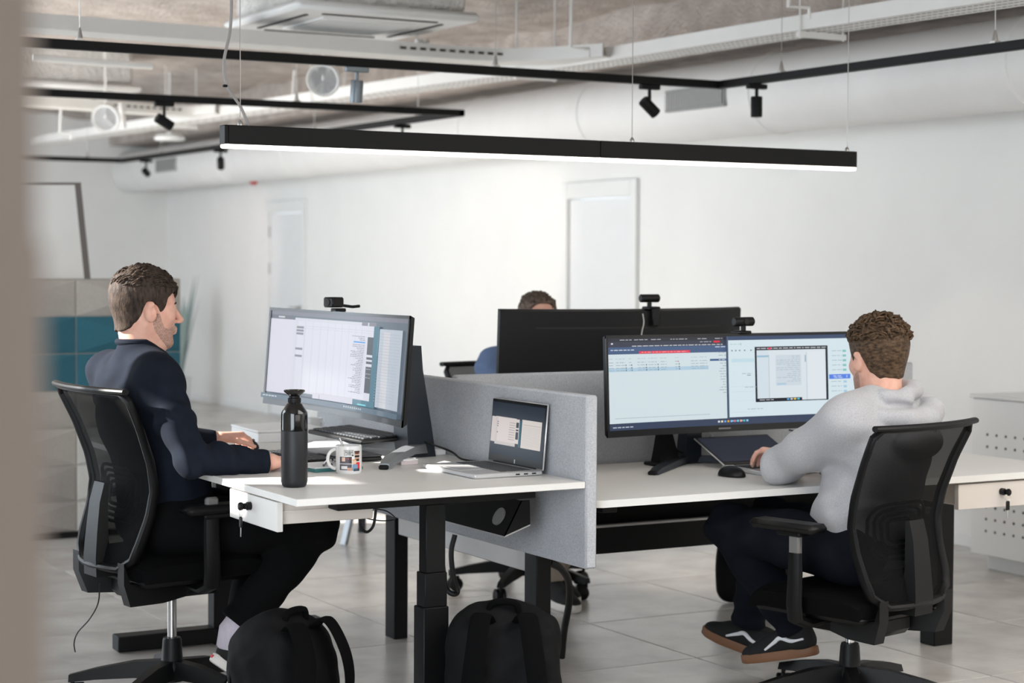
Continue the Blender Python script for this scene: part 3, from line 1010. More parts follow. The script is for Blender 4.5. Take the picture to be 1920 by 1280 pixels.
def monitor(c, ang, W, H, tilt, Rc, label, stand_base, ztab, light_stand):
    """c: centre of the display surface; viewer on local -y"""
    t = thing('monitor', label, 'monitor', (stand_base[0], stand_base[1], ztab))
    A = rotz(ang) @ rotx(-tilt)
    c = np.array(c)
    def S(x, z, off=0.0):
        # off > 0 towards the viewer
        y = Rc - math.sqrt(Rc * Rc - x * x)
        return c + A @ np.array((x, -y - off, z))
    n = 28
    def slab(mb, x0, x1, z0, z1, f0, f1, bulge=0.0):
        vs, fs = [], []
        for i in range(n + 1):
            x = x0 + (x1 - x0) * i / n
            e = bulge * (1 - (2 * x / W) ** 4)
            for z, o in ((z0, f0), (z1, f0), (z1 - (.0 if not bulge else .006), f1 - e), (z0 + (.0 if not bulge else .01), f1 - e * 1.0)):
                vs.append(S(x, z, o))
        for i in range(n):
            for k in range(4):
                fs.append((i * 4 + k, i * 4 + (k + 1) % 4, i * 4 + 4 + (k + 1) % 4, i * 4 + 4 + k))
        fs += [(3, 2, 1, 0), tuple(n * 4 + k for k in range(4))]
        mb.add(vs, fs)
    sh = MB()
    slab(sh, -W / 2, W / 2, -H / 2, H / 2, -.002, -.016, .022)
    shell = part('shell', sh, M_shell, t, angle=30)
    gv = MB()
    for i in range(n):
        x0_, x1_ = -W * .38 + W * .76 * i / n, -W * .38 + W * .76 * (i + 1) / n
        def ob(x):
            return -.0165 - .022 * (1 - (2 * x / W) ** 4)
        gv.add([S(x0_, H * .285, ob(x0_)), S(x1_, H * .285, ob(x1_)), S(x1_, H * .305, ob(x1_)), S(x0_, H * .305, ob(x0_))], [(0, 1, 2, 3)])
    part('vent_groove', gv, M_darkslot, shell)
    bz = MB()
    b1, b2, b3 = .010, .010, .022
    slab(bz, -W / 2, W / 2, H / 2 - b2, H / 2, .002, -.004)
    slab(bz, -W / 2, W / 2, -H / 2, -H / 2 + b3, .002, -.004)
    slab(bz, -W / 2, -W / 2 + b1, -H / 2, H / 2, .002, -.004)
    slab(bz, W / 2 - b1, W / 2, -H / 2, H / 2, .002, -.004)
    part('bezel', bz, M_bezel, t, angle=30)
    w2, h0, h1 = W / 2 - b1, -H / 2 + b3, H / 2 - b2
    scr = Screen(lambda u, v, off: S(-w2 + 2 * w2 * u, h1 + (h0 - h1) * v, off - .001))
    # stand
    sb = np.array((stand_base[0], stand_base[1], ztab))
    ms = M_standd
    r3 = rotz(ang)
    neck = c + A @ np.array((0, .05, 0))
    col_ = MB()
    vs = []
    kw_ = 1.0 if light_stand else .62
    for z, w_, dpt in ((0, .055 * kw_, .05 * kw_), (.1, .05 * kw_, .045 * kw_), (neck[2] - ztab - .02, .045 * kw_, .03), (neck[2] - ztab + .06, .045 * kw_, .03)):
        p = sb + np.array((0, 0, z)) + (r3 @ np.array((0, -.05, 0))) * (z / (neck[2] - ztab + .06)) * .6
        for dx, dy in ((-1, -1), (1, -1), (1, 1), (-1, 1)):
            vs.append(p + r3 @ np.array((dx * w_, dy * dpt, 0)))
    col_.add(vs, [(i * 4 + j, i * 4 + (j + 1) % 4, i * 4 + 4 + (j + 1) % 4, i * 4 + 4 + j) for i in range(3) for j in range(4)] + [(3, 2, 1, 0), (12, 13, 14, 15)])
    part('stand_column', col_, ms, t, angle=50)
    mt = MB().tube([neck + r3 @ np.array((0, .03, .0)), sb + np.array((0, 0, neck[2] - ztab)) + r3 @ np.array((0, -.02, 0))], .035, 14)
    part('stand_mount', mt, ms, t)
    for sg in (-1, 1):
        tip = sb + r3 @ np.array((sg * .33, -.27, 0))
        rt0 = sb + r3 @ np.array((sg * .03, .0, 0))
        d = tip - rt0
        sd = np.array((-d[1], d[0], 0))
        sd /= np.linalg.norm(sd)
        vs = []
        for k, w_, z0, z1 in ((0, .032, .012, .042), (.35, .028, .022, .044), (.85, .022, .012, .034), (1.0, .018, .0, .018)):
            p = rt0 + d * k
            if not light_stand:
                z0, z1 = z0 * .3, z1 * .55
            vs += [p - sd * w_ + (0, 0, z0), p + sd * w_ + (0, 0, z0), p + sd * w_ * .8 + (0, 0, z1), p - sd * w_ * .8 + (0, 0, z1)]
        lg = MB().add(vs, [(i * 4 + j, i * 4 + (j + 1) % 4, i * 4 + 4 + (j + 1) % 4, i * 4 + 4 + j) for i in range(3) for j in range(4)] + [(3, 2, 1, 0), (12, 13, 14, 15)])
        f_ = part('stand_foot', lg, M_standl if light_stand else M_standd, t, angle=50)
        part('rubber_tip', MB().cbox(tip + np.array((0, 0, .007)), (.03, .03, .014), .004, rotz(math.atan2(d[1], d[0]))), M_black, f_)
    return t, S, scr, W, H

def webcam(c, ang, kind, label):
    c = np.array(c)
    r3 = rotz(ang)
    t = thing('webcam', label, 'webcam', tuple(c))
    if kind == 'box':
        part('body', MB().cbox(c + r3 @ np.array((0, 0, .03)), (.052, .05, .034), .005, r3), M_blackp, t)
        part('lens', MB().lathe([(.0, .003), (.011, .003), (.012, 0)], c + r3 @ np.array((0, -.025, .03)), 18, frame_z(r3 @ np.array((0, -1, 0)))), M_darkslot, t)
        part('clip', MB().cbox(c + r3 @ np.array((0, .02, .004)), (.03, .045, .012), .003, r3), M_blackp, t)
        part('cable_arm', MB().tube([c + r3 @ np.array((0.0, .03, .02)), c + r3 @ np.array((.0, .08, .014)), c + r3 @ np.array((.0, .11, .016))], .005, 8), M_blackp, t)
    else:
        part('body', MB().tube([c + r3 @ np.array((x, 0, .04)) for x in (-.042, -.038, .038, .042)], [.012, .016, .016, .012], 14), M_blackp, t)
        part('lens', MB().lathe([(.0, .004), (.010, .004), (.011, 0)], c + r3 @ np.array((0, -.016, .04)), 16, frame_z(r3 @ np.array((0, -1, 0)))), M_darkslot, t)
        part('stem', MB().tube([c + r3 @ np.array((0, 0, .028)), c + r3 @ np.array((0, 0, .006))], .009, 10), M_blackp, t)
        part('clip', MB().cbox(c + r3 @ np.array((0, .012, .003)), (.05, .06, .012), .004, r3), M_blackp, t)
        part('rear_clamp', MB().cbox(c + r3 @ np.array((0, .045, -.03)), (.035, .012, .07), .004, r3), M_blackp, t)
    return t

# --- left man's monitor
m1, S1, q, W_, H_ = monitor((2.545, 5.58, 1.068), R(-90), 1.09, .334, R(4.5), 2.6, 'wide curved monitor facing left, in front of the man in the dark sweater', (2.79, 5.58), Z1, True)
q.r(0, 1, 0, 1, (74, 86, 98), .0)
q.r(0, 1, 0, .045, (104, 104, 114)); q.r(.0, .12, .045, .085, (78, 80, 90)); q.r(.03, .09, .058, .075, (190, 190, 194))
q.r(0, .14, .09, .93, (196, 194, 206)); q.r(.14, .19, .09, .93, (190, 188, 198))
q.r(.14, .70, .065, .90, (192, 192, 200)); q.r(.58, .70, .06, .10, (110, 108, 116))
q.r(.155, .69, .10, .88, (198, 197, 207)); q.r(.155, .69, .15, .152, (150, 150, 160)); q.r(.19, .67, .175, .177, (160, 160, 170))
q.r(.2, .202, .18, .84, (176, 176, 186))
for v in (.17, .205, .24, .41, .49):
    q.r(.152, .195, v - .012, v + .012, (112, 112, 120))
for v0, v1 in ((.215, .40), (.425, .45), (.47, .495), (.525, .80)):
    q.r(.64, .69, v0, v1, (28, 32, 40))
q.text(.645, .685, .55, (150, 150, 156), seed=3); q.text(.645, .685, .60, (150, 150, 156), seed=4); q.text(.645, .685, .64, (150, 150, 156), seed=5)
q.r(.535, .622, .268, .285, (70, 140, 205))
for k in range(34):
    v = .215 + k * .018
    if abs(v - .277) < .012:
        continue
    q.text(.622 - random.Random(k).choice((.04, .05, .06, .1, .09, .2 if 14 < k < 19 else .07)), .622, v, (96, 96, 104), .006, k)
q.r(.70, .745, .10, .93, (24, 92, 110)); q.r(.735, .742, .14, .4, (80, 170, 185)); q.r(.57, .745, .88, .945, (28, 96, 114)); q.r(.60, .68, .92, .935, (96, 190, 200))
q.r(.29, .57, .88, .94, (188, 186, 196)); q.r(.33, .335, .89, .94, (110, 110, 118))
q.r(.75, .965, .12, .925, (170, 178, 188)); q.r(.78, .85, .15, .925, (190, 190, 194))
for k in range(24):
    q.text(.76, .95, .17 + k * .03, (150, 158, 168), .004, k + 50)
q.r(0, 1, .945, 1, (72, 92, 106)); q.text(.01, .09, .97, (190, 195, 200), .012, 91)
for k in range(9):
    q.r(.53 + k * .016, .538 + k * .016, .962, .98, (180, 186, 190))
part('display', q.mb, M_screen, m1, smooth=False, vc=True, fixn=False)

# --- right man's monitor
m2, S2, q, W_, H_ = monitor((3.83, 5.25, .993), 0, 1.075, .334, R(3), 2.6, 'wide lit monitor facing us, in front of the man in the grey hoodie', (3.825, 5.49), Z2, False)
bgc = (206, 219, 224)
q.r(0, 1, 0, 1, (52, 64, 88), .0)
q.r(0, .485, 0, .10, (46, 48, 58)); q.r(0, .485, .04, .10, (58, 62, 76)); q.r(0, .485, .098, .175, (70, 92, 128))
q.r(0, .485, .175, .925, bgc)
q.r(.128, .34, .145, .172, (226, 56, 76)); q.text(.14, .33, .158, (244, 170, 175), .006, 2); q.r(.435, .46, .045, .066, (216, 44, 64))
for k, (u0, u1) in enumerate(((.05, .10), (.11, .17), (.18, .22), (.26, .33), (.37, .41), (.44, .47))):
    q.text(u0, u1, .02, (176, 178, 186), .008, k)
q.text(.38, .425, .055, (170, 172, 182), .008, 9); q.text(.10, .47, .088, (206, 208, 214), .008, 12); q.text(.01, .11, .13, (206, 214, 228), .009, 13)
q.text(.44, .48, .115, (206, 214, 228), .009, 14); q.r(.012, .02, .052, .068, (220, 220, 224))
q.r(0, .412, .325, .365, (172, 200, 218))
for rr_ in range(5):
    v = (.225, .265, .295, .325, .35)[rr_]
    for u0, u1 in ((.0, .02), (.03, .07), (.085, .095), (.12, .155), (.165, .20), (.215, .24), (.275, .29), (.34, .37), (.375, .405)):
        q.text(u0, u1, v, (150, 164, 176) if rr_ else (176, 188, 196), .006, rr_ * 20 + int(u0 * 99))
    if rr_ > 1:
        for u in (.07, .094, .155, .203, .29):
            q.r(u, u + .003, v - .008, v + .008, (60, 66, 84))
q.r(.285, .289, .262, .272, (200, 70, 80))
q.r(.415, .485, .25, .272, (58, 86, 132)); q.text(.45, .48, .261, (200, 210, 224), .007, 31)
for k in range(14):
    q.text(.485 - random.Random(k + 5).choice((.02, .03, .035)), .482, .18 + k * .03 + (.06 if k > 1 else 0), (140, 154, 166), .006, k + 70)
q.r(.02, .41, .868, .871, (120, 132, 144))
q.r(.483, .488, .0, .93, (74, 90, 112))
q.r(.488, 1, 0, .045, (58, 74, 104)); q.r(.488, 1, .045, .915, (208, 224, 230))
q.r(.538, .55, .075, .105, (40, 130, 80)); q.text(.495, .535, .09, (160, 186, 190), .006, 40)
for u in (.50, .515, .53, .55, .575):
    q.r(u, u + .006, .155, .17, (120, 136, 150))
q.r(.50, .59, .255, .295, (190, 216, 226)); q.text(.54, .58, .425, (150, 164, 172), .006, 41); q.text(.56, .575, .445, (120, 134, 144), .008, 42)
for v in (.57, .63, .73, .86):
    q.r(.50, .595, v, v + .002, (186, 200, 208))
q.text(.55, .60, .58, (150, 164, 172), .006, 43); q.text(.56, .62, .83, (150, 164, 172), .006, 44)
q.r(.592, .872, .125, .755, (26, 32, 44)); q.r(.597, .867, .165, .745, (212, 222, 228))
q.text(.60, .865, .145, (196, 200, 206), .01, 45); q.r(.645, .655, .135, .158, (230, 60, 90))
q.r(.60, .645, .17, .74, (206, 218, 226)); q.r(.60, .645, .225, .245, (150, 184, 206)); q.r(.645, .647, .22, .74, (170, 184, 194))
q.r(.672, .77, .225, .575, (200, 211, 219)); q.r(.79, .792, .2, .74, (180, 192, 200)); q.r(.795, .86, .19, .74, (218, 226, 231)); q.r(.785, .788, .23, .31, (120, 150, 164))
for k in range(14):
    q.text(.765 - random.Random(k + 31).choice((.03, .05, .09)), .765, .24 + k * .022, (160, 174, 184), .005, k + 100)
q.r(.675, .71, .545, .565, (170, 196, 216))
q.r(.597, .77, .715, .748, (24, 28, 40)); q.text(.605, .66, .732, (190, 194, 200), .008, 46)
for k, cc_ in enumerate(((90, 170, 220), (200, 205, 210), (230, 200, 90), (90, 190, 220))):
    q.r(.712 + k * .013, .721 + k * .013, .722, .74, cc_)
for k in range(5):
    q.r(.925, .938, .18 + k * .055, .205 + k * .055, (130, 190, 180)); q.text(.885, .922, .19 + k * .055, (150, 172, 180), .006, 60 + k)
q.r(.873, .952, .462, .515, (84, 128, 222)); q.text(.888, .922, .482, (220, 228, 244), .007, 66); q.text(.892, .922, .5, (220, 228, 244), .006, 67); q.r(.928, .94, .475, .503, (220, 230, 246))
for k in range(3):
    q.text(.88, .92, .545 + k * .055, (150, 172, 180), .006, 70 + k); q.r(.926, .938, .537 + k * .055, .562 + k * .055, (160, 196, 220))
q.r(.955, .968, .82, .87, (40, 44, 56)); q.r(.968, 1, .82, .87, (225, 232, 236))
q.text(.49, .54, .955, (180, 190, 204), .012, 80); q.text(.005, .09, .965, (176, 184, 198), .012, 81)
for k, cc_ in enumerate(((210, 214, 220), (230, 220, 190), (110, 160, 220), (220, 160, 60), (120, 190, 235), (190, 120, 150), (110, 200, 220), (235, 170, 150), (90, 180, 190), (140, 200, 235))):
    q.r(.437 + k * .0125, .445 + k * .0125, .945, .967, cc_)
part('display', q.mb, M_screen, m2, smooth=False, vc=True, fixn=False)
nb = S2(-.03, -.334 / 2 + .011, .0026)
part('brand_mark', MB().cbox(nb, (.05, .0008, .005)), M_grey, m2)

# --- monitor seen from behind
m3, S3, q, W_, H_ = monitor((3.925, 6.03, 1.058), R(180), 1.09, .334, R(3), 2.6, 'wide monitor seen from its dark back, hiding a man\'s face', (3.92, 5.86), Z2, False)
q.r(0, 1, 0, 1, (180, 190, 196), .0); q.r(0, 1, 0, .06, (60, 70, 90)); q.r(.02, .45, .1, .9, (206, 214, 218))
part('display', q.mb, M_screen, m3, smooth=False, vc=True, fixn=False)
webcam(S1(-.13, .334 / 2, -.004) + np.array((-.004, 0, 0)), R(-75), 'box', 'small boxy webcam clipped on the left curved monitor')
webcam(S2(.062, .334 / 2, -.006), R(3), 'bar', 'rounded webcam on top of the lit monitor facing us')
webcam(S3(-.08, .334 / 2, -.006), R(180), 'bar', 'webcam clipped on the monitor seen from behind, rear clamp visible')
cwp = [py(1205, 588, 5.93), py(1207, 605, 5.925), py(1203, 625, 5.92), py(1200, 660, 5.92)]
solo('webcam_cable', MB().tube(bez(cwp, 5), .0025, 6), M_steel, 'grey webcam cable down the back of the rear monitor', 'cable')

# ================================================================== signed-distance modelling for people and soft things
V3 = lambda *a: np.array(a, float)

def smin(a, b, k):
    h = np.maximum(k - np.abs(a - b), 0) / k
    return np.minimum(a, b) - h * h * k * .25

def smax(a, b, k):
    return -smin(-a, -b, k)

class Sdf:
    def __init__(s):
        s.p = []          # (kind, data, k, op, centre, radius)
        s.cut = []        # half spaces n.p <= c
        s.disp = None
        s.extra = None

    def c(s, a, b, r1, r2=None, k=.02, op='u'):
        a, b = np.array(a, float), np.array(b, float)
        r2 = r1 if r2 is None else r2
        s.p.append(('c', (a, b, r1, r2), k, op, (a + b) / 2, np.linalg.norm(b - a) / 2 + max(r1, r2)))
        return s

    def chain(s, pts, rs, k=.02, op='u'):
        for i in range(len(pts) - 1):
            s.c(pts[i], pts[i + 1], rs[i], rs[i + 1], k, op)
        return s

    def e(s, c, rad, rot=None, k=.02, op='u'):
        rot = np.eye(3) if rot is None else np.array(rot)
        s.p.append(('e', (np.array(c, float), rot, np.array(rad, float)), k, op, np.array(c, float), max(rad)))
        return s

    def eval(s, P, sel=None):
        d = np.full(len(P), 1.0)
        for i, (kd, dt, k, op, cc, rr) in enumerate(s.p):
            if sel is not None and not sel[i]:
                continue
            if kd == 'c':
                a, b, r1, r2 = dt
                ba = b - a
                pa = P - a
                t = np.clip(pa @ ba / (ba @ ba + 1e-12), 0, 1)
                q = pa - t[:, None] * ba
                di = np.sqrt((q * q).sum(1)) - (r1 + (r2 - r1) * t)
            else:
                c, rot, rad = dt
                q = ((P - c) @ rot) / rad
                k0 = np.sqrt((q * q).sum(1)) + 1e-9
                q2 = q / rad
                k1 = np.sqrt((q2 * q2).sum(1)) + 1e-9
                di = k0 * (k0 - 1) / k1
            d = smin(d, di, k) if op == 'u' else smax(d, -di, k)
        if s.disp is not None:
            d = d + s.disp(P)
        if s.extra is not None:
            d = s.extra(P, d)
        for n, c in s.cut:
            d = smax(d, P @ np.array(n) - c, .004)
        return d

    def mesh(s, h, lo=None, hi=None):
        us = [p for p in s.p if p[3] == 'u']
        L = np.min([p[4] - p[5] for p in us], 0) - 4 * h if lo is None else np.array(lo)
        Hh = np.max([p[4] + p[5] for p in us], 0) + 4 * h if hi is None else np.array(hi)
        B = 8
        nb = np.ceil((Hh - L) / (h * B)).astype(int) + 1
        N = nb * B + 1
        G = np.ones(N, np.float32)
        bi = np.stack(np.meshgrid(*[np.arange(n) for n in nb], indexing='ij'), -1).reshape(-1, 3)
        cen = L + (bi + .5) * B * h
        dc = s.eval(cen)
        rad = B * h * .87
        act = np.abs(dc) < rad * 1.7 + .012
        for b in bi[(~act) & (dc < 0)]:
            G[b[0] * B:b[0] * B + B + 1, b[1] * B:b[1] * B + B + 1, b[2] * B:b[2] * B + B + 1] = -1
        o = np.arange(B + 1)
        off = np.stack(np.meshgrid(o, o, o, indexing='ij'), -1).reshape(-1, 3)
        pc = np.array([p[4] for p in s.p])
        pr_ = np.array([p[5] for p in s.p])
        ab = bi[act]
        key = (ab // 3)
        kk = key[:, 0] * 1000000 + key[:, 1] * 1000 + key[:, 2]
        order = np.argsort(kk, kind='stable')
        ab, kk = ab[order], kk[order]
        st = np.r_[0, np.nonzero(np.diff(kk))[0] + 1, len(kk)]
        for a, b_ in zip(st[:-1], st[1:]):
            g = ab[a:b_]
            idx = (g[:, None, :] * B + off[None]).reshape(-1, 3)
            pts = L + idx * h
            c = pts.mean(0)
            rr = np.sqrt(((pts - c) ** 2).sum(1)).max()
            sel = np.linalg.norm(pc - c, axis=1) - pr_ < rr + .07
            G[idx[:, 0], idx[:, 1], idx[:, 2]] = s.eval(pts, sel)
        return surface_nets(G, L, h)

def surface_nets(G, L, h):
    S = G < 0
    nx, ny, nz = G.shape
    c = np.zeros((nx - 1, ny - 1, nz - 1), np.int8)
    for i in (0, 1):
        for j in (0, 1):
            for k in (0, 1):
                c += S[i:nx - 1 + i, j:ny - 1 + j, k:nz - 1 + k]
    cells = np.argwhere((c > 0) & (c < 8))
    idx = np.full(c.shape, -1, np.int32)
    idx[cells[:, 0], cells[:, 1], cells[:, 2]] = np.arange(len(cells))
    acc = np.zeros((len(cells), 3))
    cnt = np.zeros(len(cells))
    cor = [(i, j, k) for i in (0, 1) for j in (0, 1) for k in (0, 1)]
    val = {q: G[cells[:, 0] + q[0], cells[:, 1] + q[1], cells[:, 2] + q[2]] for q in cor}
    for q in cor:
        for ax in range(3):
            if q[ax] == 0:
                q2 = tuple(q[m] + (1 if m == ax else 0) for m in range(3))
                a, b = val[q], val[q2]
                m = (a < 0) != (b < 0)
                t = np.where(m, a / np.where(m, a - b, 1), 0)
                p = np.tile(np.array(q, float), (len(cells), 1))
                p[:, ax] += t
                acc += p * m[:, None]
                cnt += m
    V = L + (cells + acc / np.maximum(cnt, 1)[:, None]) * h
    F = []
    for ax in range(3):
        u, v = (ax + 1) % 3, (ax + 2) % 3
        sl = [slice(None)] * 3
        s0, s1 = list(sl), list(sl)
        s0[ax], s1[ax] = slice(0, -1), slice(1, None)
        ch = S[tuple(s0)] != S[tuple(s1)]
        e = np.argwhere(ch)
        ok = (e[:, u] > 0) & (e[:, v] > 0) & (e[:, u] < G.shape[u] - 1) & (e[:, v] < G.shape[v] - 1)
        e = e[ok]
        ins = S[e[:, 0], e[:, 1], e[:, 2]]
        def cell(du, dv):
            q = e.copy()
            q[:, u] -= du
            q[:, v] -= dv
            return idx[q[:, 0], q[:, 1], q[:, 2]]
        a, b, c_, d = cell(1, 1), cell(0, 1), cell(0, 0), cell(1, 0)
        quad = np.stack((a, b, c_, d), 1)
        quad[~ins] = quad[~ins][:, ::-1]
        F.append(quad)
    F = np.concatenate(F)
    F = F[(F >= 0).all(1)]
    return V, F

def fast_mesh(name, V, F, m):
    me = bpy.data.meshes.new(name)
    me.vertices.add(len(V))
    me.vertices.foreach_set('co', np.asarray(V, np.float32).ravel())
    me.loops.add(F.size)
    me.loops.foreach_set('vertex_index', F.astype(np.int32).ravel())
    me.polygons.add(len(F))
    me.polygons.foreach_set('loop_start', np.arange(0, F.size, 4, dtype=np.int32))
    me.polygons.foreach_set('use_smooth', np.ones(len(F), bool))
    me.materials.append(m)
    me.update(calc_edges=True)
    me.validate()
    return me

def sdf_part(name, sd, h, m, parent, label=None, extra_mb=None, smooth=2):
    V, F = sd.mesh(h)
    # light Laplacian smoothing
    if smooth:
        e = np.concatenate((F[:, [0, 1]], F[:, [1, 2]], F[:, [2, 3]], F[:, [3, 0]]))
        deg = np.bincount(e.ravel(), minlength=len(V))[:, None] + 1e-9
        for _ in range(smooth):
            acc = np.zeros_like(V)
            for ax in range(3):
                acc[:, ax] = np.bincount(e[:, 0], V[e[:, 1], ax], len(V)) + np.bincount(e[:, 1], V[e[:, 0], ax], len(V))
            V = V * .45 + .55 * acc / deg
    inv = np.array(ROOTM[root_of(parent).name].inverted())
    V = V @ inv[:3, :3].T + inv[:3, 3]
    if extra_mb is not None:
        ev = np.array(extra_mb.v, float) @ inv[:3, :3].T + inv[:3, 3]
        ef = np.array([f for f in extra_mb.f if len(f) == 4], np.int64) + len(V)
        V, F = np.concatenate((V, ev)), np.concatenate((F, ef))
    me = fast_mesh(name, V, F, m)
    o = bpy.data.objects.new(name, me)
    COL.objects.link(o)
    o.parent = parent
    if label:
        o['label'] = label
    return o

def nz(P, f, seed=0):
    """cheap smooth pseudo noise in [-1,1]"""
    x, y, z = (P * f).T
    a = np.sin(x + 1.7 * np.sin(.9 * y + seed) + .6 * z) + np.sin(1.3 * y + 1.5 * np.sin(1.1 * z + 2.1 * seed) - .4 * x) + np.sin(1.1 * z + 1.6 * np.sin(.8 * x + .7 * seed) + .5 * y)
    return a / 3

# ------------------------------------------------------------------ figure pieces
M_skin = mat('skin', (226, 178, 158), .5, col2=(214, 158, 138), vscale=40, bump=.08, bscale=300, bdist=.002, sss=.12)
M_hair1 = mat('dark brown short hair', (78, 64, 55), .6, spec=.15, col2=(34, 28, 24), vscale=70, stretch=(1.6, 1.6, .5), bump=.6, bscale=220, bdist=.003)
M_hair2 = mat('brown wavy hair', (106, 84, 64), .5, spec=.15, col2=(46, 36, 28), vscale=70, stretch=(1, 1, 2), bump=.6, bscale=200, bdist=.003)
M_hair3 = mat('greying brown hair', (120, 104, 92), .55, spec=.15, col2=(66, 56, 50), vscale=80, bump=.6, bscale=200, bdist=.003)
M_beard = mat('greying stubble', (204, 162, 144), .85, col2=(146, 116, 102), vscale=260, bump=.5, bscale=500, bdist=.002, detail=8)
M_navy = mat('dark navy knit', (24, 29, 39), .95, spec=.12, var=.15, vscale=20, weave=420, bump=.2, bdist=.002)
M_trous = mat('black trousers', (13, 13, 14), .95, spec=.12, var=.15, weave=380, bump=.2, bdist=.002)
M_jeans = mat('dark jeans denim', (20, 22, 30), .95, spec=.12, var=.2, vscale=14, weave=320, bump=.2, bdist=.002)
M_hood = mat('heather grey sweatshirt', (188, 187, 190), .95, col2=(168, 167, 171), vscale=300, bump=.3, bscale=300, bdist=.002, sheen=.15)
M_denim = mat('blue denim shirt', (96, 116, 150), .9, var=.12, vscale=14, weave=320, bump=.2, bdist=.002)
M_beige = mat('beige trousers', (176, 164, 150), .9, var=.1, weave=320, bump=.2, bdist=.002)
M_sock = mat('lilac grey ribbed sock', (196, 188, 198), .95, var=.06, vscale=30, bump=.3, bscale=120, stretch=(4, 4, .4), bdist=.003)
M_shoeb = mat('black suede shoe', (20, 19, 19), .85, var=.12, bump=.15, bscale=400, bdist=.001)
M_gum = mat('brown gum sole', (128, 88, 60), .6, var=.08)
M_rubber = mat('white rubber sole', (222, 216, 210), .6, var=.04)
M_stripe = mat('white leather stripe', (236, 236, 238), .6, var=.02)
M_eye = mat('eye white', (225, 220, 215), .3, var=.02)

class Head:
    def __init__(s, c, f, tilt_up=(0, 0, 1), sc=1.0):
        s.c = np.array(c, float)
        f = np.array(f, float)
        f /= np.linalg.norm(f)
        u = np.array(tilt_up, float)
        u -= f * (u @ f)
        u /= np.linalg.norm(u)
        s.A = np.stack((f, np.cross(u, f), u), 1)   # columns: forward, left, up
        s.s = sc
    def w(s, a, b, c):
        return s.c + s.A @ (np.array((a, b, c)) * s.s)
    def loc(s, P):
        return ((P - s.c) @ s.A) / s.s
    def skin(s, sd, neck, nr=.060):
        S = s.s
        w = s.w
        sd.e(w(-.010, 0, .024), V3(.098, .076, .090) * S, s.A, .02)
        sd.e(w(.034, 0, -.034), V3(.058, .058, .084) * S, s.A, .03)
        for g in (-1, 1):
            sd.c(w(-.006, g * .050, -.045), w(.058, g * .022, -.098), .021 * S, .017 * S, .025)
            sd.c(w(.080, g * .010, .010), w(.066, g * .042, .010), .010 * S, .009 * S, .012)
            sd.e(w(.052, g * .046, -.024), V3(.026, .02, .022) * S, s.A, .02)
            sd.e(w(.103, g * .011, -.036), V3(.009, .008, .007) * S, s.A, .008)
        sd.e(w(.072, 0, -.101), V3(.018, .022, .017) * S, s.A, .02)
        sd.c(w(.088, 0, .006), w(.114, 0, -.030), .007 * S, .0105 * S, .010)
        for g in (-1, 1):
            sd.e(w(.098, g * .033, -.004), V3(.018, .018, .011) * S, s.A, .012, 's')
            sd.e(w(.074, g * .032, -.005), V3(.0125, .0125, .0125) * S, s.A, .004)
            sd.c(w(.086, g * .018, .001), w(.078, g * .045, -.001), .0035 * S, .003 * S, .004)
        sd.c(w(.090, -.020, -.060), w(.090, .020, -.060), .007 * S, .007 * S, .012)
        sd.c(w(.096, -.010, -.058), w(.096, .010, -.058), .005 * S, .005 * S, .008)
        sd.c(w(.093, -.012, -.070), w(.093, .012, -.070), .006 * S, .006 * S, .008)
        sd.c(w(.104, -.022, -.0640), w(.104, .022, -.0640), .0035 * S, .0035 * S, .003, 's')
        for g in (-1, 1):
            ra = s.A @ rotz(g * .35) @ roty(-.2)
            sd.e(w(-.010, g * .081, -.010), V3(.019, .008, .032) * S, ra, .008)
            sd.e(w(-.012, g * .088, .012), V3(.013, .006, .012) * S, ra, .006)
            sd.e(w(-.001, g * .094, -.008), V3(.010, .010, .017) * S, ra, .003, 's')
            sd.e(w(.003, g * .086, -.010), V3(.005, .005, .007) * S, ra, .003)
        sd.c(w(-.030, 0, -.045), neck, .055 * S, nr, .03)
        return sd

def hair(H, neck, thick, hairline, wav, k_noise, seed):
    sd = Sdf()
    S = H.s
    sd.e(H.w(-.010, 0, .024), V3(.098, .076, .090) * S, H.A, .02)
    sd.c(H.w(-.030, 0, -.045), H.w(-.034, 0, -.10), .0555 * S, .057 * S, .03)
    fx, fu = hairline
    def ex(P, d):
        q = H.loc(P)
        t = np.interp(q[:, 2], *thick) * S
        ang = np.arctan2(q[:, 1], q[:, 0] + .01)
        str_ = np.sin(q[:, 1] * 420 + 5 * np.sin(q[:, 0] * wav[0] + seed) + 3 * np.sin(q[:, 2] * 60)) * np.sin(q[:, 0] * wav[1] + 4 * np.sin(q[:, 1] * 70 + seed) + q[:, 2] * 50)
        lump = nz(P, 95, seed)
        amp = np.clip((q[:, 2] - .03) / .06, 0.05, 1)
        d = d - t - (k_noise * str_ + .5 * k_noise * lump) * amp
        umin = np.interp(q[:, 0], fx, fu) + .004 * nz(P, 130, seed)
        reg = (umin - q[:, 2]) * .75
        reg = np.maximum(reg, (q[:, 0] - .085) * 1.0)
        # ears stay free
        ear = .026 - np.sqrt((q[:, 0] + .004) ** 2 + ((q[:, 2] + .016) * .8) ** 2)
        reg = smax(reg, np.where(np.abs(q[:, 1]) > .045, ear, -1), .006)
        return smax(d, reg, .006)
    sd.extra = ex
    return sd

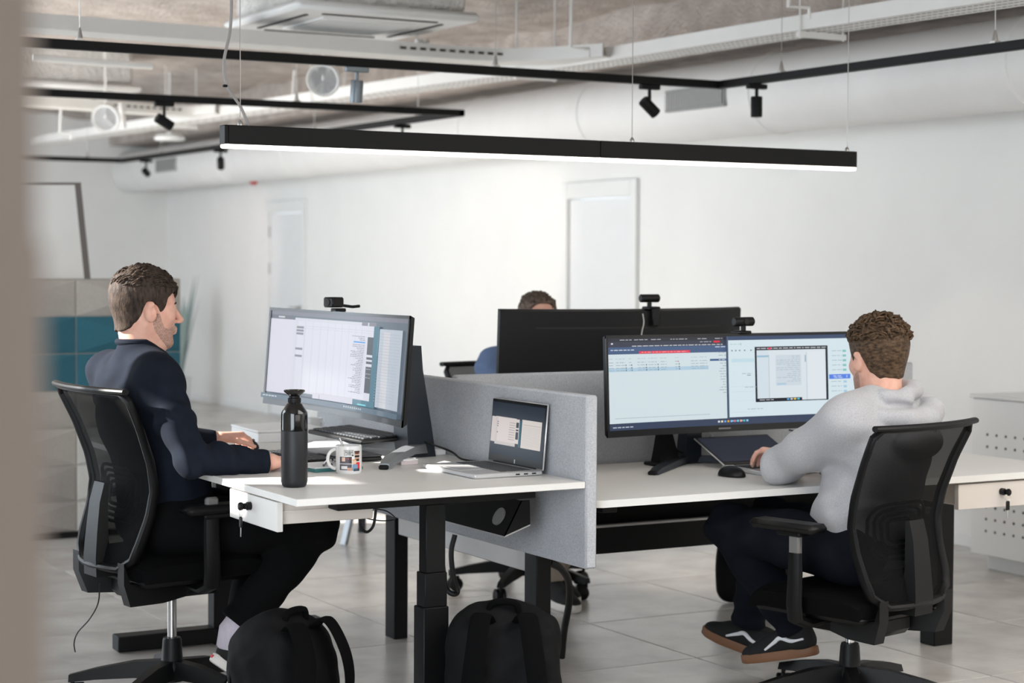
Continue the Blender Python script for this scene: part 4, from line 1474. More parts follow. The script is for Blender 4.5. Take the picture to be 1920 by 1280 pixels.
def clumps(H, n, seed, length, rad, flow, umin, curl=0.0, spread=1.0, base=(.100, .080, .098), fmax=.078):
    """tapered curved locks on the crown"""
    q = random.Random(seed)
    mb = MB()
    for _ in range(n):
        az = q.uniform(-math.pi, math.pi)
        u = q.uniform(umin, 1.0)
        el = math.asin(u)
        p = np.array((base[0] * math.cos(el) * math.cos(az) - .010, base[1] * math.cos(el) * math.sin(az), .024 + base[2] * math.sin(el)))
        if p[0] > fmax:
            continue
        nrm = np.array(((p[0] + .01) / base[0] ** 2, p[1] / base[1] ** 2, (p[2] - .024) / base[2] ** 2))
        nrm /= np.linalg.norm(nrm)
        d = np.array(flow(p, q), float)
        d -= nrm * (d @ nrm)
        d /= np.linalg.norm(d) + 1e-9
        sd_ = np.cross(nrm, d)
        ln = length * q.uniform(.6, 1.2)
        ph = q.uniform(0, 6.28)
        pts, rr = [], []
        for k in range(7):
            t = k / 6
            lift = .004 + .012 * math.sin(t * math.pi) * q.uniform(.7, 1.3) - .006 * t
            pos = p + d * ln * (t - .2) + nrm * lift * spread + sd_ * curl * math.sin(ph + t * 5.0)
            pos += nrm * curl * .8 * math.cos(ph + t * 5.0) - nrm * (ln * t) ** 2 * 3.2
            pts.append(H.w(*pos))
            rr.append(rad * (1 - .75 * t ** 1.5) * (0.55 if k == 0 else 1))
        mb.tube(pts, rr, 6, cap=False, flat=.6)
    return mb

def hand_prims(sd, wrist, d, n, thumb, curl=(.35, .45, .35), spread=.05, tcurl=.3, sc=1.0):
    """d: towards the fingers, n: palm normal, thumb: unit vector to the thumb side"""
    d, n = np.array(d, float), np.array(n, float)
    d /= np.linalg.norm(d)
    n = n - d * (n @ d)
    n /= np.linalg.norm(n)
    s_ = np.array(thumb, float)
    s_ = s_ - d * (s_ @ d) - n * (s_ @ n)
    s_ /= np.linalg.norm(s_)
    W = np.array(wrist, float)
    k = .008
    offs = (.030, .010, -.010, -.028)
    lens = (.070, .078, .072, .056)
    for i in range(4):
        kn = W + d * (.092 - .004 * abs(i - 1)) * sc + s_ * offs[i] * sc - n * .004
        sd.c(W + s_ * offs[i] * .6 * sc + d * .01, kn, .0165 * sc, .0115 * sc, .012)
        p = kn
        ang = 0.12
        dd0 = d + s_ * (offs[i] * spread * 40)
        dd0 /= np.linalg.norm(dd0)
        for j, fr in enumerate((.45, .30, .25)):
            ang += curl[j]
            dd = dd0 * math.cos(ang) + n * math.sin(ang)
            p2 = p + dd * lens[i] * fr * sc
            sd.c(p, p2, (.0092, .0084, .0076)[j] * sc, (.0084, .0076, .0066)[j] * sc, .004)
            p = p2
    p = W + d * .022 * sc + s_ * .022 * sc + n * .004
    a0 = .75
    for j, (ln, r_) in enumerate(((.042, .0125), (.034, .0100), (.027, .0085))):
        a = a0 - tcurl * j
        dd = d * math.cos(a) + s_ * math.sin(a) + n * (.25 + .1 * j)
        dd /= np.linalg.norm(dd)
        p2 = p + dd * ln * sc
        sd.c(p, p2, r_ * sc, r_ * .86 * sc, .008 if j == 0 else .004)
        p = p2

def shoe(parent, heel, toe, up, kind, label=None):
    heel, toe, up = np.array(heel, float), np.array(toe, float), np.array(up, float)
    d = toe - heel
    Lg = np.linalg.norm(d)
    d /= Lg
    up -= d * (up @ d)
    up /= np.linalg.norm(up)
    s_ = np.cross(up, d)
    w = lambda a, b, c: heel + d * a + s_ * b + up * c
    sole_t = .030
    out = []
    for a in np.linspace(0, 2 * math.pi, 40)[:-1]:
        ca, sa = math.cos(a), math.sin(a)
        x = Lg * (.5 - .5 * np.sign(ca) * abs(ca) ** .8)
        wd = np.interp(x / Lg, [0, .1, .35, .7, .9, 1], [.028, .036, .036, .049, .042, .026])
        out.append((x, np.sign(sa) * wd * abs(sa) ** .55))
    mb = MB()
    n = len(out)
    vs = []
    for z, g in ((0, .96), (.004, 1.0), (sole_t - .003, 1.0), (sole_t, .97)):
        vs += [w(Lg / 2 + (x - Lg / 2) * g, y * g, z) for x, y in out]
    fs = [(i * n + k, i * n + (k + 1) % n, (i + 1) * n + (k + 1) % n, (i + 1) * n + k) for i in range(3) for k in range(n)] + [tuple(range(n - 1, -1, -1)), tuple(3 * n + k for k in range(n))]
    mb.add(vs, fs)
    sd = Sdf()
    A = np.stack((d, s_, up), 1)
    sd.c(w(.042, 0, .052), w(.045, 0, .088), .038, .036, .02)
    sd.c(w(.05, 0, .05), w(Lg * .62, 0, .044), .036, .036, .03)
    sd.e(w(Lg * .72, 0, .030), (Lg * .26, .044, .032), A, .03)
    sd.c(w(.08, 0, .085), w(Lg * .55, 0, .055), .030, .026, .03)
    sd.cut = [(-up, -(up @ w(0, 0, sole_t - .004))), (up, up @ w(0, 0, .104))]
    up_ = sdf_part('shoe', sd, .004, M_shoeb, parent)
    part('sole', mb, M_gum if kind == 'gum' else M_rubber, up_, angle=50)
    if kind == 'gum':
        for g in (-1, 1):
            pts = bez([w(.025, g * .040, .06), w(Lg * .25, g * .0415, .058), w(Lg * .38, g * .042, .072), w(Lg * .47, g * .042, .060), w(Lg * .60, g * .047, .040)], 6)
            part('side_stripe', MB().tube(pts, [.0035 + .004 * math.sin(k / (len(pts) - 1) * math.pi) for k in range(len(pts))], 8), M_stripe, up_)
    else:
        part('heel_badge', MB().cbox(w(-.001, 0, .016), (.003, .018, .010), .001, A), M_red, up_)
    lc = MB()
    for k in range(5):
        x = Lg * (.36 + .06 * k)
        z = np.interp(x / Lg, [.3, .62], [.106, .080])
        lc.tube([w(x, -.022, z - .008), w(x, 0, z), w(x, .022, z - .008)], .003, 6)
    part('laces', lc, M_shoeb, up_)

def inflate(src, dst, infl, k=None):
    for kd, dt, kk, op, cc, rr in src.p:
        if kd == 'c':
            dst.c(dt[0], dt[1], dt[2] + infl, dt[3] + infl, k or kk, op)
        else:
            dst.e(dt[0], dt[2] + infl, dt[1], k or kk, op)

def folds(j, axis, amp, freq, rad):
    """cloth folds around joint j running across axis"""
    axis = np.array(axis, float)
    axis /= np.linalg.norm(axis)
    def f(P):
        q = P - j
        r2 = (q * q).sum(1)
        t = q @ axis
        return amp * np.sin(t * freq + 2.2 * nz(P, 22, 1.3)) * np.exp(-r2 / (rad * rad))
    return f

def figure(pl, F, pelvis, belly, chest, neck, shR, elR, wrR, shL, elL, wrL, hipR, knR, anR, hipL, knL, anL, chest_w=.165, depth=.115):
    """returns dict of Sdf groups"""
    F = np.array(F, float)
    U = V3(0, 0, 1)
    Lf = np.cross(U, F)
    A = np.stack((F, Lf, U), 1)
    tor = Sdf()
    tor.e(pelvis, (.125, .165, .12), A, .06)
    tor.c(pelvis, belly, .125, .12, .06)
    tor.e(belly, (.12, .15, .13), A, .06)
    tor.e(chest, (depth, chest_w, .16), A, .06)
    tor.c(np.array(shR) * .72 + np.array(chest) * .28, np.array(shL) * .72 + np.array(chest) * .28, .07, .07, .05)
    tor.c(shR, np.array(neck) - U * .01, .052, .055, .04)
    tor.c(shL, np.array(neck) - U * .01, .052, .055, .04)
    arm = Sdf()
    arms = []
    for sh, el, wr in ((shR, elR, wrR), (shL, elL, wrL)):
        sh, el, wr = map(np.array, (sh, el, wr))
        arm.c(sh, sh * .45 + el * .55, .056, .047, .04)
        arm.c(sh * .45 + el * .55, el, .047, .041, .02)
        arm.c(el, el * .6 + wr * .4, .041, .038, .02)
        arm.c(el * .6 + wr * .4, wr, .038, .026, .02)
    leg = Sdf()
    for hp, kn, an in ((hipR, knR, anR), (hipL, knL, anL)):
        hp, kn, an = map(np.array, (hp, kn, an))
        leg.c(hp, hp * .5 + kn * .5, .088, .075, .05)
        leg.c(hp * .5 + kn * .5, kn, .075, .058, .03)
        leg.c(kn, kn * .65 + an * .35, .056, .054, .03)
        leg.c(kn * .65 + an * .35, an, .054, .036, .03)
    return dict(tor=tor, arm=arm, leg=leg, A=A, Lf=Lf)

def join(*sds):
    o = Sdf()
    for s in sds:
        o.p += s.p
    return o

def skin_base(g, wrists):
    o = Sdf()
    inflate(g['tor'], o, -.012)
    inflate(g['arm'], o, -.008)
    inflate(g['leg'], o, -.010)
    for e_, w_ in wrists:
        o.c(e_ * .2 + w_ * .8, w_ + (w_ - e_) * .04, .027, .025, .015)
    return o

def addf(*fs):
    return lambda P: sum(f(P) for f in fs)

# ------------------------------------------------------------------ man in the dark sweater (left)
pF = V3(math.cos(R(4)), math.sin(R(4)), 0)
J = dict(pelvis=V3(1.97, 5.675, .60), belly=V3(1.95, 5.67, .76), chest=V3(1.875, 5.665, .945), neck=V3(1.885, 5.655, 1.10),
         shR=V3(1.875, 5.475, 1.045), elR=V3(1.925, 5.345, .81), wrR=V3(2.17, 5.335, .792),
         shL=V3(1.845, 5.855, 1.04), elL=V3(1.985, 5.94, .825), wrL=V3(2.215, 5.90, .803),
         hipR=V3(1.95, 5.58, .585), knR=V3(2.385, 5.465, .560), anR=V3(2.105, 5.50, .235),
         hipL=V3(1.94, 5.78, .585), knL=V3(2.36, 5.80, .56), anL=V3(2.26, 5.80, .16))
man1 = thing('person', 'man in a dark navy sweater at the left desk, one hand on a mouse', 'person', (1.93, 5.67, 0))
g = figure(man1, pF, **J)
H1 = Head(py(272, 578, 5.655), V3(math.cos(R(0)), math.sin(R(0)), -.05), V3(.02, 0, 1), 1.02)
body = skin_base(g, ((J['elR'], J['wrR']), (J['elL'], J['wrL'])))
H1.skin(body, J['neck'])
hand_prims(body, J['wrR'], V3(.97, .22, -.10), V3(0, .05, -1), V3(-.2, 1, .1), (.25, .35, .3), .03, .25)
hand_prims(body, J['wrL'] + V3(.0, .0, .012), V3(.95, .30, .0), V3(0.1, -.05, -1), V3(.3, -1, -.25), (.42, .55, .35), .05, .2)
for a, t_ in ((J['anR'], V3(2.20, 5.49, .07)), (J['anL'], V3(2.28, 5.78, .06))):
    body.c(a, t_, .016, .02, .01)
sdf_part('body', body, .0042, M_skin, man1)
sw = Sdf()
inflate(g['tor'], sw, .010)
inflate(g['arm'], sw, .011)
nk = J['neck']
sw.c(nk + V3(-.012, 0, -.02), nk + V3(-.012, 0, .045), .074, .068, .02)
for e_, w_ in ((J['elR'], J['wrR']), (J['elL'], J['wrL'])):
    e2 = e_ * .12 + w_ * .88
    sw.c(e2, w_ * 1.0 - (w_ - e_) * .03, .037, .036, .006)
sw.disp = addf(lambda P: .0035 * nz(P * np.array((1, 1, 1.6)), 26, .7), folds(J['elR'], V3(1, .2, .5), .008, 95, .12), folds(J['elL'], V3(1, .2, .5), .005, 95, .11), folds(J['belly'], V3(.3, 0, 1), .005, 60, .16),
               folds(J['shR'] * .5 + J['elR'] * .5, V3(.2, .9, .8), .004, 90, .13), folds((J['elR'] + J['wrR']) / 2, V3(1, .3, .3), .008, 95, .10), lambda P: .0016 * nz(P, 38, 2.0), folds(J['chest'], V3(0, .6, 1), .006, 45, .2))
hipn = V3(.25, 0, -1)
hipn /= np.linalg.norm(hipn)
wr_cut = []
def swx(P, d):
    # open collar: remove the inside above the neck ring, end sleeves at the wrists, hem at the hips
    q = P - nk
    d = smax(d, q[:, 2] - .050 + .22 * q[:, 0] * 0 + np.clip(q[:, 0], 0, .1) * .55, .004)
    for e_, w_ in ((J['elR'], J['wrR']), (J['elL'], J['wrL'])):
        ax = (w_ - e_) / np.linalg.norm(w_ - e_)
        t = (P - w_) @ ax
        near = ((P - w_) ** 2).sum(1) < .01
        d = np.where(near, smax(d, t + .002, .003), d)
    return smax(d, .52 - P[:, 2] + .25 * np.clip(P[:, 0] - 1.93, -.1, .2), .006)
sw.extra = swx
swo = sdf_part('sweater', sw, .0055, M_navy, man1, smooth=1)
ring = []
for a in np.linspace(0, 2 * math.pi, 29)[:-1]:
    ring.append(nk + V3(-.012 + .064 * math.cos(a), .064 * math.sin(a), .036 - .035 * max(0, math.cos(a)) + .012))
part('collar', MB().tube(ring, .010, 8, closed=True), M_navy, swo)
part('zip_tab', MB().cbox(nk + V3(.012, -.069, .018), (.03, .004, .008), .001, rotz(.3)), M_red, swo)
tr_ = Sdf()
inflate(g['leg'], tr_, .012)
tr_.e(J['pelvis'] - V3(0, 0, .01), (.138, .175, .11), g['A'], .05)
for k_, a_ in ((J['knR'], J['anR']), (J['knL'], J['anL'])):
    tr_.c(k_ * .4 + a_ * .6, k_ * .12 + a_ * .88, .060, .056, .03)
def trx(P, d):
    for k_, a_ in ((J['knR'], J['anR']), (J['knL'], J['anL'])):
        ax = (a_ - k_) / np.linalg.norm(a_ - k_)
        t = (P - a_) @ ax
        near = ((P - a_) ** 2).sum(1) < .03
        d = np.where(near, smax(d, t + .045, .003), d)
    return d
tr_.extra = trx
tr_.disp = addf(folds(J['knR'], V3(.6, .1, .8), .006, 70, .13), folds(J['knL'], V3(.6, .1, .8), .006, 70, .13), folds(J['anR'], V3(.3, 0, 1), .006, 75, .13), lambda P: .0016 * nz(P, 30, 4))
sdf_part('trousers', tr_, .006, M_trous, man1, smooth=1)
for a_, k_, e_ in ((J['anR'], J['knR'], V3(2.125, 5.50, .185)), (J['anL'], J['knL'], V3(2.29, 5.80, .11))):
    ax = (k_ - a_) / np.linalg.norm(k_ - a_)
    part('sock', MB().tube([e_, a_ * .6 + e_ * .4, a_ + ax * .02, a_ + ax * .06, a_ + ax * .11], [.036, .044, .044, .044, .045], 18), M_sock, man1)
for hl, to in ((V3(2.045, 5.505, .165), V3(2.245, 5.49, .012)), (V3(2.20, 5.80, .06), V3(2.46, 5.79, .012))):
    d_ = to - hl
    shoe(man1, hl, to, V3(-d_[2], 0, abs(d_[0])), 'white')
hs1 = hair(H1, nk, ([-.1, -.02, .03, .06, .1, .14], [.0015, .003, .006, .012, .018, .02]), ([-.12, -.07, -.045, -.02, .01, .022, .034, .05, .07, .085], [-.078, -.072, -.045, .005, .0, -.030, -.016, .035, .052, .060]), (70, 95), .0028, .4)
cl = clumps(H1, 420, 5, .050, .0042, lambda p, q: (1.0 if p[0] > -.05 else .35, .25 * q.uniform(-1, 1) - .3, .15), .42, .0025)
sdf_part('hair', hs1, .0032, M_hair1, man1, extra_mb=cl, smooth=1)
bd = Sdf()
w = H1.w
bd.e(w(.034, 0, -.034), V3(.058, .058, .084) * H1.s, H1.A, .03)
for g_ in (-1, 1):
    bd.c(w(-.006, g_ * .050, -.045), w(.058, g_ * .022, -.098), .021 * H1.s, .017 * H1.s, .025)
bd.e(w(.072, 0, -.101), V3(.018, .022, .017) * H1.s, H1.A, .02)
bd.c(w(.090, -.020, -.060), w(.090, .020, -.060), .007, .007, .012)
for g_ in (-1, 1):
    bd.e(w(.052, g_ * .046, -.024), V3(.026, .02, .022) * H1.s, H1.A, .02)
    bd.e(w(-.010, 0, .024), V3(.098, .076, .090) * H1.s, H1.A, .02)
def bdx(P, d):
    q = H1.loc(P)
    reg = q[:, 2] - np.interp(q[:, 0], [-.02, .0, .022, .045, .075, .1], [-.03, -.02, -.012, -.056, -.050, -.045])
    reg = np.maximum(reg, -.004 - q[:, 0])
    lips = .020 - np.sqrt(((q[:, 0] - .1)) ** 2 + (q[:, 1] * .8) ** 2 + ((q[:, 2] + .065) * 1.3) ** 2)
    reg = np.maximum(reg, lips)
    return smax(d - .0019 + .0006 * nz(P, 400, 1), reg * .8, .003)
bd.extra = bdx
sdf_part('beard', bd, .0032, M_beard, man1, smooth=1)
for g_ in (-1, 1):
    part('eyebrow', MB().tube([w(.090, g_ * .010, .016), w(.087, g_ * .025, .021), w(.076, g_ * .045, .017)], [.003, .0038, .0018], 6), M_hair1, man1)

# ------------------------------------------------------------------ man in the grey hoodie (right)
F2 = V3(-math.sin(R(18.5)), math.cos(R(18.5)), 0)
L2 = np.cross(V3(0, 0, 1), F2)
nb2 = py(1655, 748, 4.56)
sh2 = lambda g_, fwd, dz: nb2 + L2 * g_ + F2 * fwd + V3(0, 0, dz)
J2 = dict(pelvis=V3(3.87, 4.605, .515), belly=V3(3.875, 4.585, .66), chest=nb2 - V3(0, 0, .165) + F2 * -.005, neck=nb2,
          shR=sh2(-.185, .01, -.06), elR=V3(4.10, 4.74, .765), wrR=V3(3.98, 4.96, .745),
          shL=sh2(.185, .02, -.06), elL=V3(3.70, 4.79, .757), wrL=V3(3.89, 5.0, .752),
          hipR=V3(3.965, 4.60, .51), knR=V3(3.83, 5.03, .545), anR=V3(3.895, 5.22, .165),
          hipL=V3(3.79, 4.54, .51), knL=V3(3.625, 4.97, .545), anL=V3(3.835, 4.875, .205))
man2 = thing('person', 'man in a grey hooded sweatshirt at the right, seen from behind, hand on a laptop', 'person', (3.88, 4.55, 0))
g = figure(man2, F2, **J2)
H2 = Head(py(1646, 672, 4.60), V3(.10, 1, -.06), V3(0, .03, 1), 1.0)
body = skin_base(g, ((J2['elR'], J2['wrR']), (J2['elL'], J2['wrL'])))
H2.skin(body, J2['neck'])
hand_prims(body, J2['wrL'] + V3(0, 0, .006), V3(-.42, .9, .12), V3(-.25, .05, -1), V3(1, .4, .1), (.45, .6, .4), .05, .25)
hand_prims(body, J2['wrR'], V3(-.3, .95, -.06), V3(0, .05, -1), V3(-1, -.3, .0), (.3, .4, .35), .04, .25)
sdf_part('body', body, .0042, M_skin, man2)
hd = Sdf()
inflate(g['tor'], hd, .020)
inflate(g['arm'], hd, .020)
n2 = J2['neck']
hw = lambda f_, l_, z_: n2 + F2 * f_ + L2 * l_ + V3(0, 0, z_)
hd.chain([hw(*q_) for q_ in ((.07, .07, -.04), (.0, .092, -.005), (-.055, .078, .012), (-.083, 0, .014), (-.062, -.08, .032), (0, -.10, .03), (.07, -.08, -.02))], [.022, .025, .026, .027, .030, .028, .022], .005)
hd.chain([hw(*q_) for q_ in ((.02, .13, -.05), (-.06, .125, -.045), (-.125, .065, -.055), (-.14, -.03, -.06), (-.115, -.105, -.035), (-.03, -.14, -.03), (.04, -.14, -.04))], [.024, .032, .036, .040, .040, .034, .026], .005)
hd.e(hw(-.125, .0, -.125), (.055, .125, .055), g['A'], .006)
for e_, w_ in ((J2['elR'], J2['wrR']), (J2['elL'], J2['wrL'])):
    e2 = e_ * .3 + w_ * .7
    hd.c(e_ * .5 + w_ * .5, e2, .058, .056, .02)
    hd.c(e2, w_ - (w_ - e_) * .06, .05, .042, .012)
hd.disp = addf(folds(J2['elL'], V3(.4, .6, .7), .011, 60, .14), folds(J2['shL'] * .5 + J2['elL'] * .5, V3(.5, .3, .9), .007, 55, .13), folds(J2['belly'] + L2 * .12, V3(.5, .2, 1), .012, 48, .2), folds(J2['shL'], V3(.3, .2, 1), .004, 50, .12),
               folds(J2['elR'], V3(.4, .6, .7), .007, 70, .12), lambda P: .0022 * nz(P, 30, 2.0), folds(n2 - F2 * .09, V3(.4, .2, 1), .004, 90, .12))
def hdx(P, d):
    q = P - n2
    h_ = q @ F2
    d = smax(d, q[:, 2] - .062 + np.clip(h_ + .02, 0, .2) * .5, .006)
    rr_ = np.sqrt(((q - np.outer(h_, F2))[:, :2] ** 2).sum(1) + (h_ + .005) ** 2)
    d = smax(d, np.where(q[:, 2] > -.02, .064 - rr_, -1), .012)
    for e_, w_ in ((J2['elR'], J2['wrR']), (J2['elL'], J2['wrL'])):
        ax = (w_ - e_) / np.linalg.norm(w_ - e_)
        near = ((P - w_) ** 2).sum(1) < .012
        d = np.where(near, smax(d, (P - w_) @ ax + .004, .004), d)
    return smax(d, .478 - P[:, 2] + .2 * np.clip((P - J2['pelvis']) @ F2, -.1, .2), .01)
hd.extra = hdx
hdo = sdf_part('hooded_sweatshirt', hd, .0055, M_hood, man2, smooth=1)
jn = Sdf()
inflate(g['leg'], jn, .014)
jn.e(J2['pelvis'] - V3(0, 0, .01), (.138, .178, .10), g['A'], .05)
for k_, a_ in ((J2['knR'], J2['anR']), (J2['knL'], J2['anL'])):
    jn.c(k_ * .4 + a_ * .6, k_ * .06 + a_ * .94, .060, .056, .03)
def jnx(P, d):
    for k_, a_ in ((J2['knR'], J2['anR']), (J2['knL'], J2['anL'])):
        ax = (a_ - k_) / np.linalg.norm(a_ - k_)
        near = ((P - a_) ** 2).sum(1) < .03
        d = np.where(near, smax(d, (P - a_) @ ax + .01, .004), d)
    return d
jn.extra = jnx
jn.disp = addf(folds(J2['knL'], V3(.3, .5, .8), .007, 70, .13), folds(J2['knR'], V3(.3, .5, .8), .007, 70, .13), folds(J2['anL'], V3(.2, .2, 1), .007, 80, .14), folds(J2['anR'], V3(.2, .2, 1), .007, 80, .14), lambda P: .002 * nz(P, 28, 4))
sdf_part('jeans', jn, .006, M_jeans, man2, smooth=1)
for hl, to in ((V3(3.865, 4.80, .135), V3(3.735, 5.035, .075)), (V3(3.955, 5.175, .03), V3(3.83, 5.405, .105))):
    d_ = (to - hl) / np.linalg.norm(to - hl)
    shoe(man2, hl, to, V3(0, 0, 1) - d_ * d_[2], 'gum')
hs2 = hair(H2, n2, ([-.1, -.03, .02, .06, .1, .14], [.002, .004, .008, .016, .022, .022]), ([-.12, -.07, -.045, -.02, .01, .022, .034, .05, .07, .085], [-.066, -.062, -.045, .005, .0, -.02, -.012, .035, .052, .060]), (60, 70), .005, 2.2)
cl = clumps(H2, 420, 11, .050, .0066, lambda p, q: (.6 + q.uniform(-.6, .6), q.uniform(-1, 1) + p[1] * 8, .3), .36, .009, 1.25, (.103, .082, .103))
sdf_part('hair', hs2, .0034, M_hair2, man2, extra_mb=cl, smooth=1)
w = H2.w
bd = Sdf()
for g_ in (-1, 1):
    bd.c(w(-.006, g_ * .050, -.045), w(.058, g_ * .022, -.098), .021, .017, .025)
bd.e(w(.034, 0, -.034), V3(.058, .058, .084), H2.A, .03)
bd.e(w(.072, 0, -.101), V3(.018, .022, .017), H2.A, .02)
def bdx2(P, d):
    q = H2.loc(P)
    reg = q[:, 2] - np.interp(q[:, 0], [-.02, .0, .022, .045, .075, .1], [-.03, -.02, -.012, -.056, -.050, -.045])
    reg = np.maximum(reg, -.0 - q[:, 0])
    return smax(d - .0020 + .0006 * nz(P, 400, 1), reg * .8, .003)
bd.extra = bdx2
sdf_part('beard', bd, .0036, M_beard, man2, smooth=1)

# ------------------------------------------------------------------ man behind the rear monitor
F3 = V3(-.03, -1, 0)
F3 /= np.linalg.norm(F3)
J3 = dict(pelvis=V3(4.0, 6.96, .54), belly=V3(4.0, 6.94, .70), chest=V3(3.99, 6.90, .87), neck=V3(3.99, 6.88, 1.03),
          shR=V3(3.80, 6.87, .965), elR=V3(3.72, 6.66, .775), wrR=V3(3.88, 6.46, .745),
          shL=V3(4.18, 6.87, .965), elL=V3(4.26, 6.66, .775), wrL=V3(4.10, 6.46, .745),
          hipR=V3(3.91, 6.93, .53), knR=V3(3.88, 6.50, .53), anR=V3(3.93, 6.60, .11),
          hipL=V3(4.09, 6.93, .53), knL=V3(4.10, 6.52, .53), anL=V3(4.02, 6.75, .11))
man3 = thing('person', 'man hidden behind the rear monitor, only forehead, brown hair and blue shoulder showing', 'person', (4.0, 6.93, 0))
g = figure(man3, F3, **J3)
H3 = Head(V3(4.005, 6.86, 1.150), V3(-.1, -1, -.10), V3(0, 0, 1), .97)
body = skin_base(g, ((J3['elR'], J3['wrR']), (J3['elL'], J3['wrL'])))
H3.skin(body, J3['neck'])
hand_prims(body, J3['wrR'], V3(.3, -1, -.08), V3(0, 0, -1), V3(1, .2, 0), (.3, .4, .3))
hand_prims(body, J3['wrL'], V3(-.3, -1, -.08), V3(0, 0, -1), V3(-1, .2, 0), (.3, .4, .3))
sdf_part('body', body, .0055, M_skin, man3)
dn = Sdf()
inflate(g['tor'], dn, .013)
inflate(g['arm'], dn, .013)
def dnx(P, d):
    d = smax(d, P[:, 2] - 1.06, .006)
    for e_, w_ in ((J3['elR'], J3['wrR']), (J3['elL'], J3['wrL'])):
        ax = (w_ - e_) / np.linalg.norm(w_ - e_)
        near = ((P - w_) ** 2).sum(1) < .01
        d = np.where(near, smax(d, (P - w_) @ ax + .01, .004), d)
    return smax(d, .50 - P[:, 2], .01)
dn.extra = dnx
dn.disp = addf(lambda P: .0025 * nz(P, 30, 2.0), folds(J3['shR'], V3(.3, .2, 1), .005, 60, .15))
sdf_part('denim_shirt', dn, .007, M_denim, man3, smooth=1)
bt = Sdf()
inflate(g['leg'], bt, .014)
bt.e(J3['pelvis'] - V3(0, 0, .01), (.138, .178, .10), g['A'], .05)
def btx(P, d):
    for k_, a_ in ((J3['knR'], J3['anR']), (J3['knL'], J3['anL'])):
        near = ((P - a_) ** 2).sum(1) < .03
        d = np.where(near, smax(d, .10 - P[:, 2], .004), d)
    return d
bt.extra = btx
bt.disp = lambda P: .003 * nz(P, 30, 4)
sdf_part('trousers', bt, .007, M_beige, man3, smooth=1)
for a_ in (J3['anR'], J3['anL']):
    shoe(man3, V3(a_[0], a_[1] + .06, .002), V3(a_[0] - .01, a_[1] - .215, .002), V3(0, 0, 1), 'white')
hs3 = hair(H3, J3['neck'], ([-.1, -.02, .03, .06, .1, .14], [.0015, .003, .006, .010, .013, .014]), ([-.12, -.07, -.045, -.02, .01, .022, .034, .05, .07, .085], [-.085, -.08, -.05, .005, .0, -.02, -.0, .075, .097, .106]), (70, 95), .004, 1.1)
cl = clumps(H3, 260, 21, .045, .0042, lambda p, q: (1.0, .5 * q.uniform(-1, 1) + .3, .4), .6, .004, 1.0, (.098, .078, .094), .035)
sdf_part('hair', hs3, .0036, M_hair3, man3, extra_mb=cl, smooth=1)

# ================================================================== things on the left desk
M_gloss = mat('glossy black', (12, 12, 13), .12, var=.05, coat=.5)
M_bottle = mat('matt dark bottle coating', (22, 24, 28), .5, var=.08, bump=.05, bscale=300)
M_cream = mat('white ceramic', (236, 236, 236), .25, var=.01, coat=.3)
M_alu = mat('silver aluminium', (205, 205, 206), .35, .5, var=.02)
M_keys = mat('dark grey keys', (62, 66, 70), .5, var=.08)
M_keysd = mat('black keys', (34, 36, 40), .5, var=.08)
M_paperw = mat('white paper', (240, 240, 240), .7, var=.01)
M_teal = mat('teal cover', (62, 120, 122), .6, var=.05)
M_print = mat('printed picture', (200, 200, 200), .3, vcol=True)
M_lid = mat('dark notebook lid', (30, 31, 36), .3, var=.04)

b0 = V3(2.099, 4.962, Z1)
t = thing('water_bottle', 'tall black insulated bottle with flared cup lid at the desk corner', 'bottle', tuple(b0))
part('body', MB().lathe([(.030, 0), (.034, .004), (.0378, .016), (.0378, .158), (.0372, .160)], b0, 36), M_bottle, t)
part('upper_cup', MB().lathe([(.0375, .160), (.0378, .163), (.0378, .205), (.0365, .213), (.022, .236), (.0175, .240)], b0, 36), M_gloss, t)
part('collar', MB().lathe([(.0175, .238), (.0185, .241), (.0185, .252), (.015, .254), (.015, .262)], b0, 30), M_blackp, t)
part('funnel_lid', MB().lathe([(.015, .258), (.029, .270), (.0305, .274), (.029, .2755), (.012, .266), (0, .265)], b0, 36), M_gloss, t)

c = V3(2.384, 5.215, Z1)
t = thing('mug', 'white mug with a cartoon print and a spoon, in front of the left monitor', 'mug', tuple(c))
part('cup', MB().lathe([(.036, 0), (.039, .004), (.0395, .012), (.0395, .082), (.0385, .084), (.037, .082), (.036, .01), (0, .008)], c, 40), M_cream, t)
va = math.atan2(-c[1], -c[0])
hd_ = V3(math.cos(va - 1.45), math.sin(va - 1.45), 0)
part('handle', MB().tube([c + hd_ * (.037 + .027 * math.sin(a)) + V3(0, 0, .043 + .030 * math.cos(a)) for a in np.linspace(.12, math.pi - .12, 18)], .0052, 10), M_cream, t)
sc_ = Screen(lambda u, v, off: c + V3(math.cos(va - 1.15 + 2.3 * u) * (.0396 + off * .6), math.sin(va - 1.15 + 2.3 * u) * (.0396 + off * .6), .082 - .078 * v))
sc_.r(.18, .60, .38, .90, (86, 84, 96)); sc_.r(.40, .60, .38, .62, (60, 50, 54)); sc_.r(.43, .56, .42, .49, (220, 40, 44)); sc_.r(.18, .60, .64, .67, (200, 200, 205))
sc_.r(.26, .38, .40, .56, (235, 200, 180)); sc_.r(.24, .45, .74, .86, (236, 236, 238)); sc_.r(.45, .62, .80, .92, (206, 160, 140))
sc_.r(.66, .92, .60, .86, (222, 50, 52)); sc_.r(.70, .90, .22, .56, (232, 190, 168)); sc_.r(.69, .91, .16, .28, (86, 50, 36)); sc_.r(.70, .90, .33, .41, (20, 18, 20)); sc_.r(.71, .89, .46, .56, (78, 48, 38))
sc_.r(.62, .76, .50, .66, (238, 205, 180)); sc_.r(.62, .82, .68, .92, (120, 160, 190)); sc_.r(.66, .90, .84, .94, (50, 52, 66)); sc_.r(.62, .76, .48, .53, (220, 180, 120))
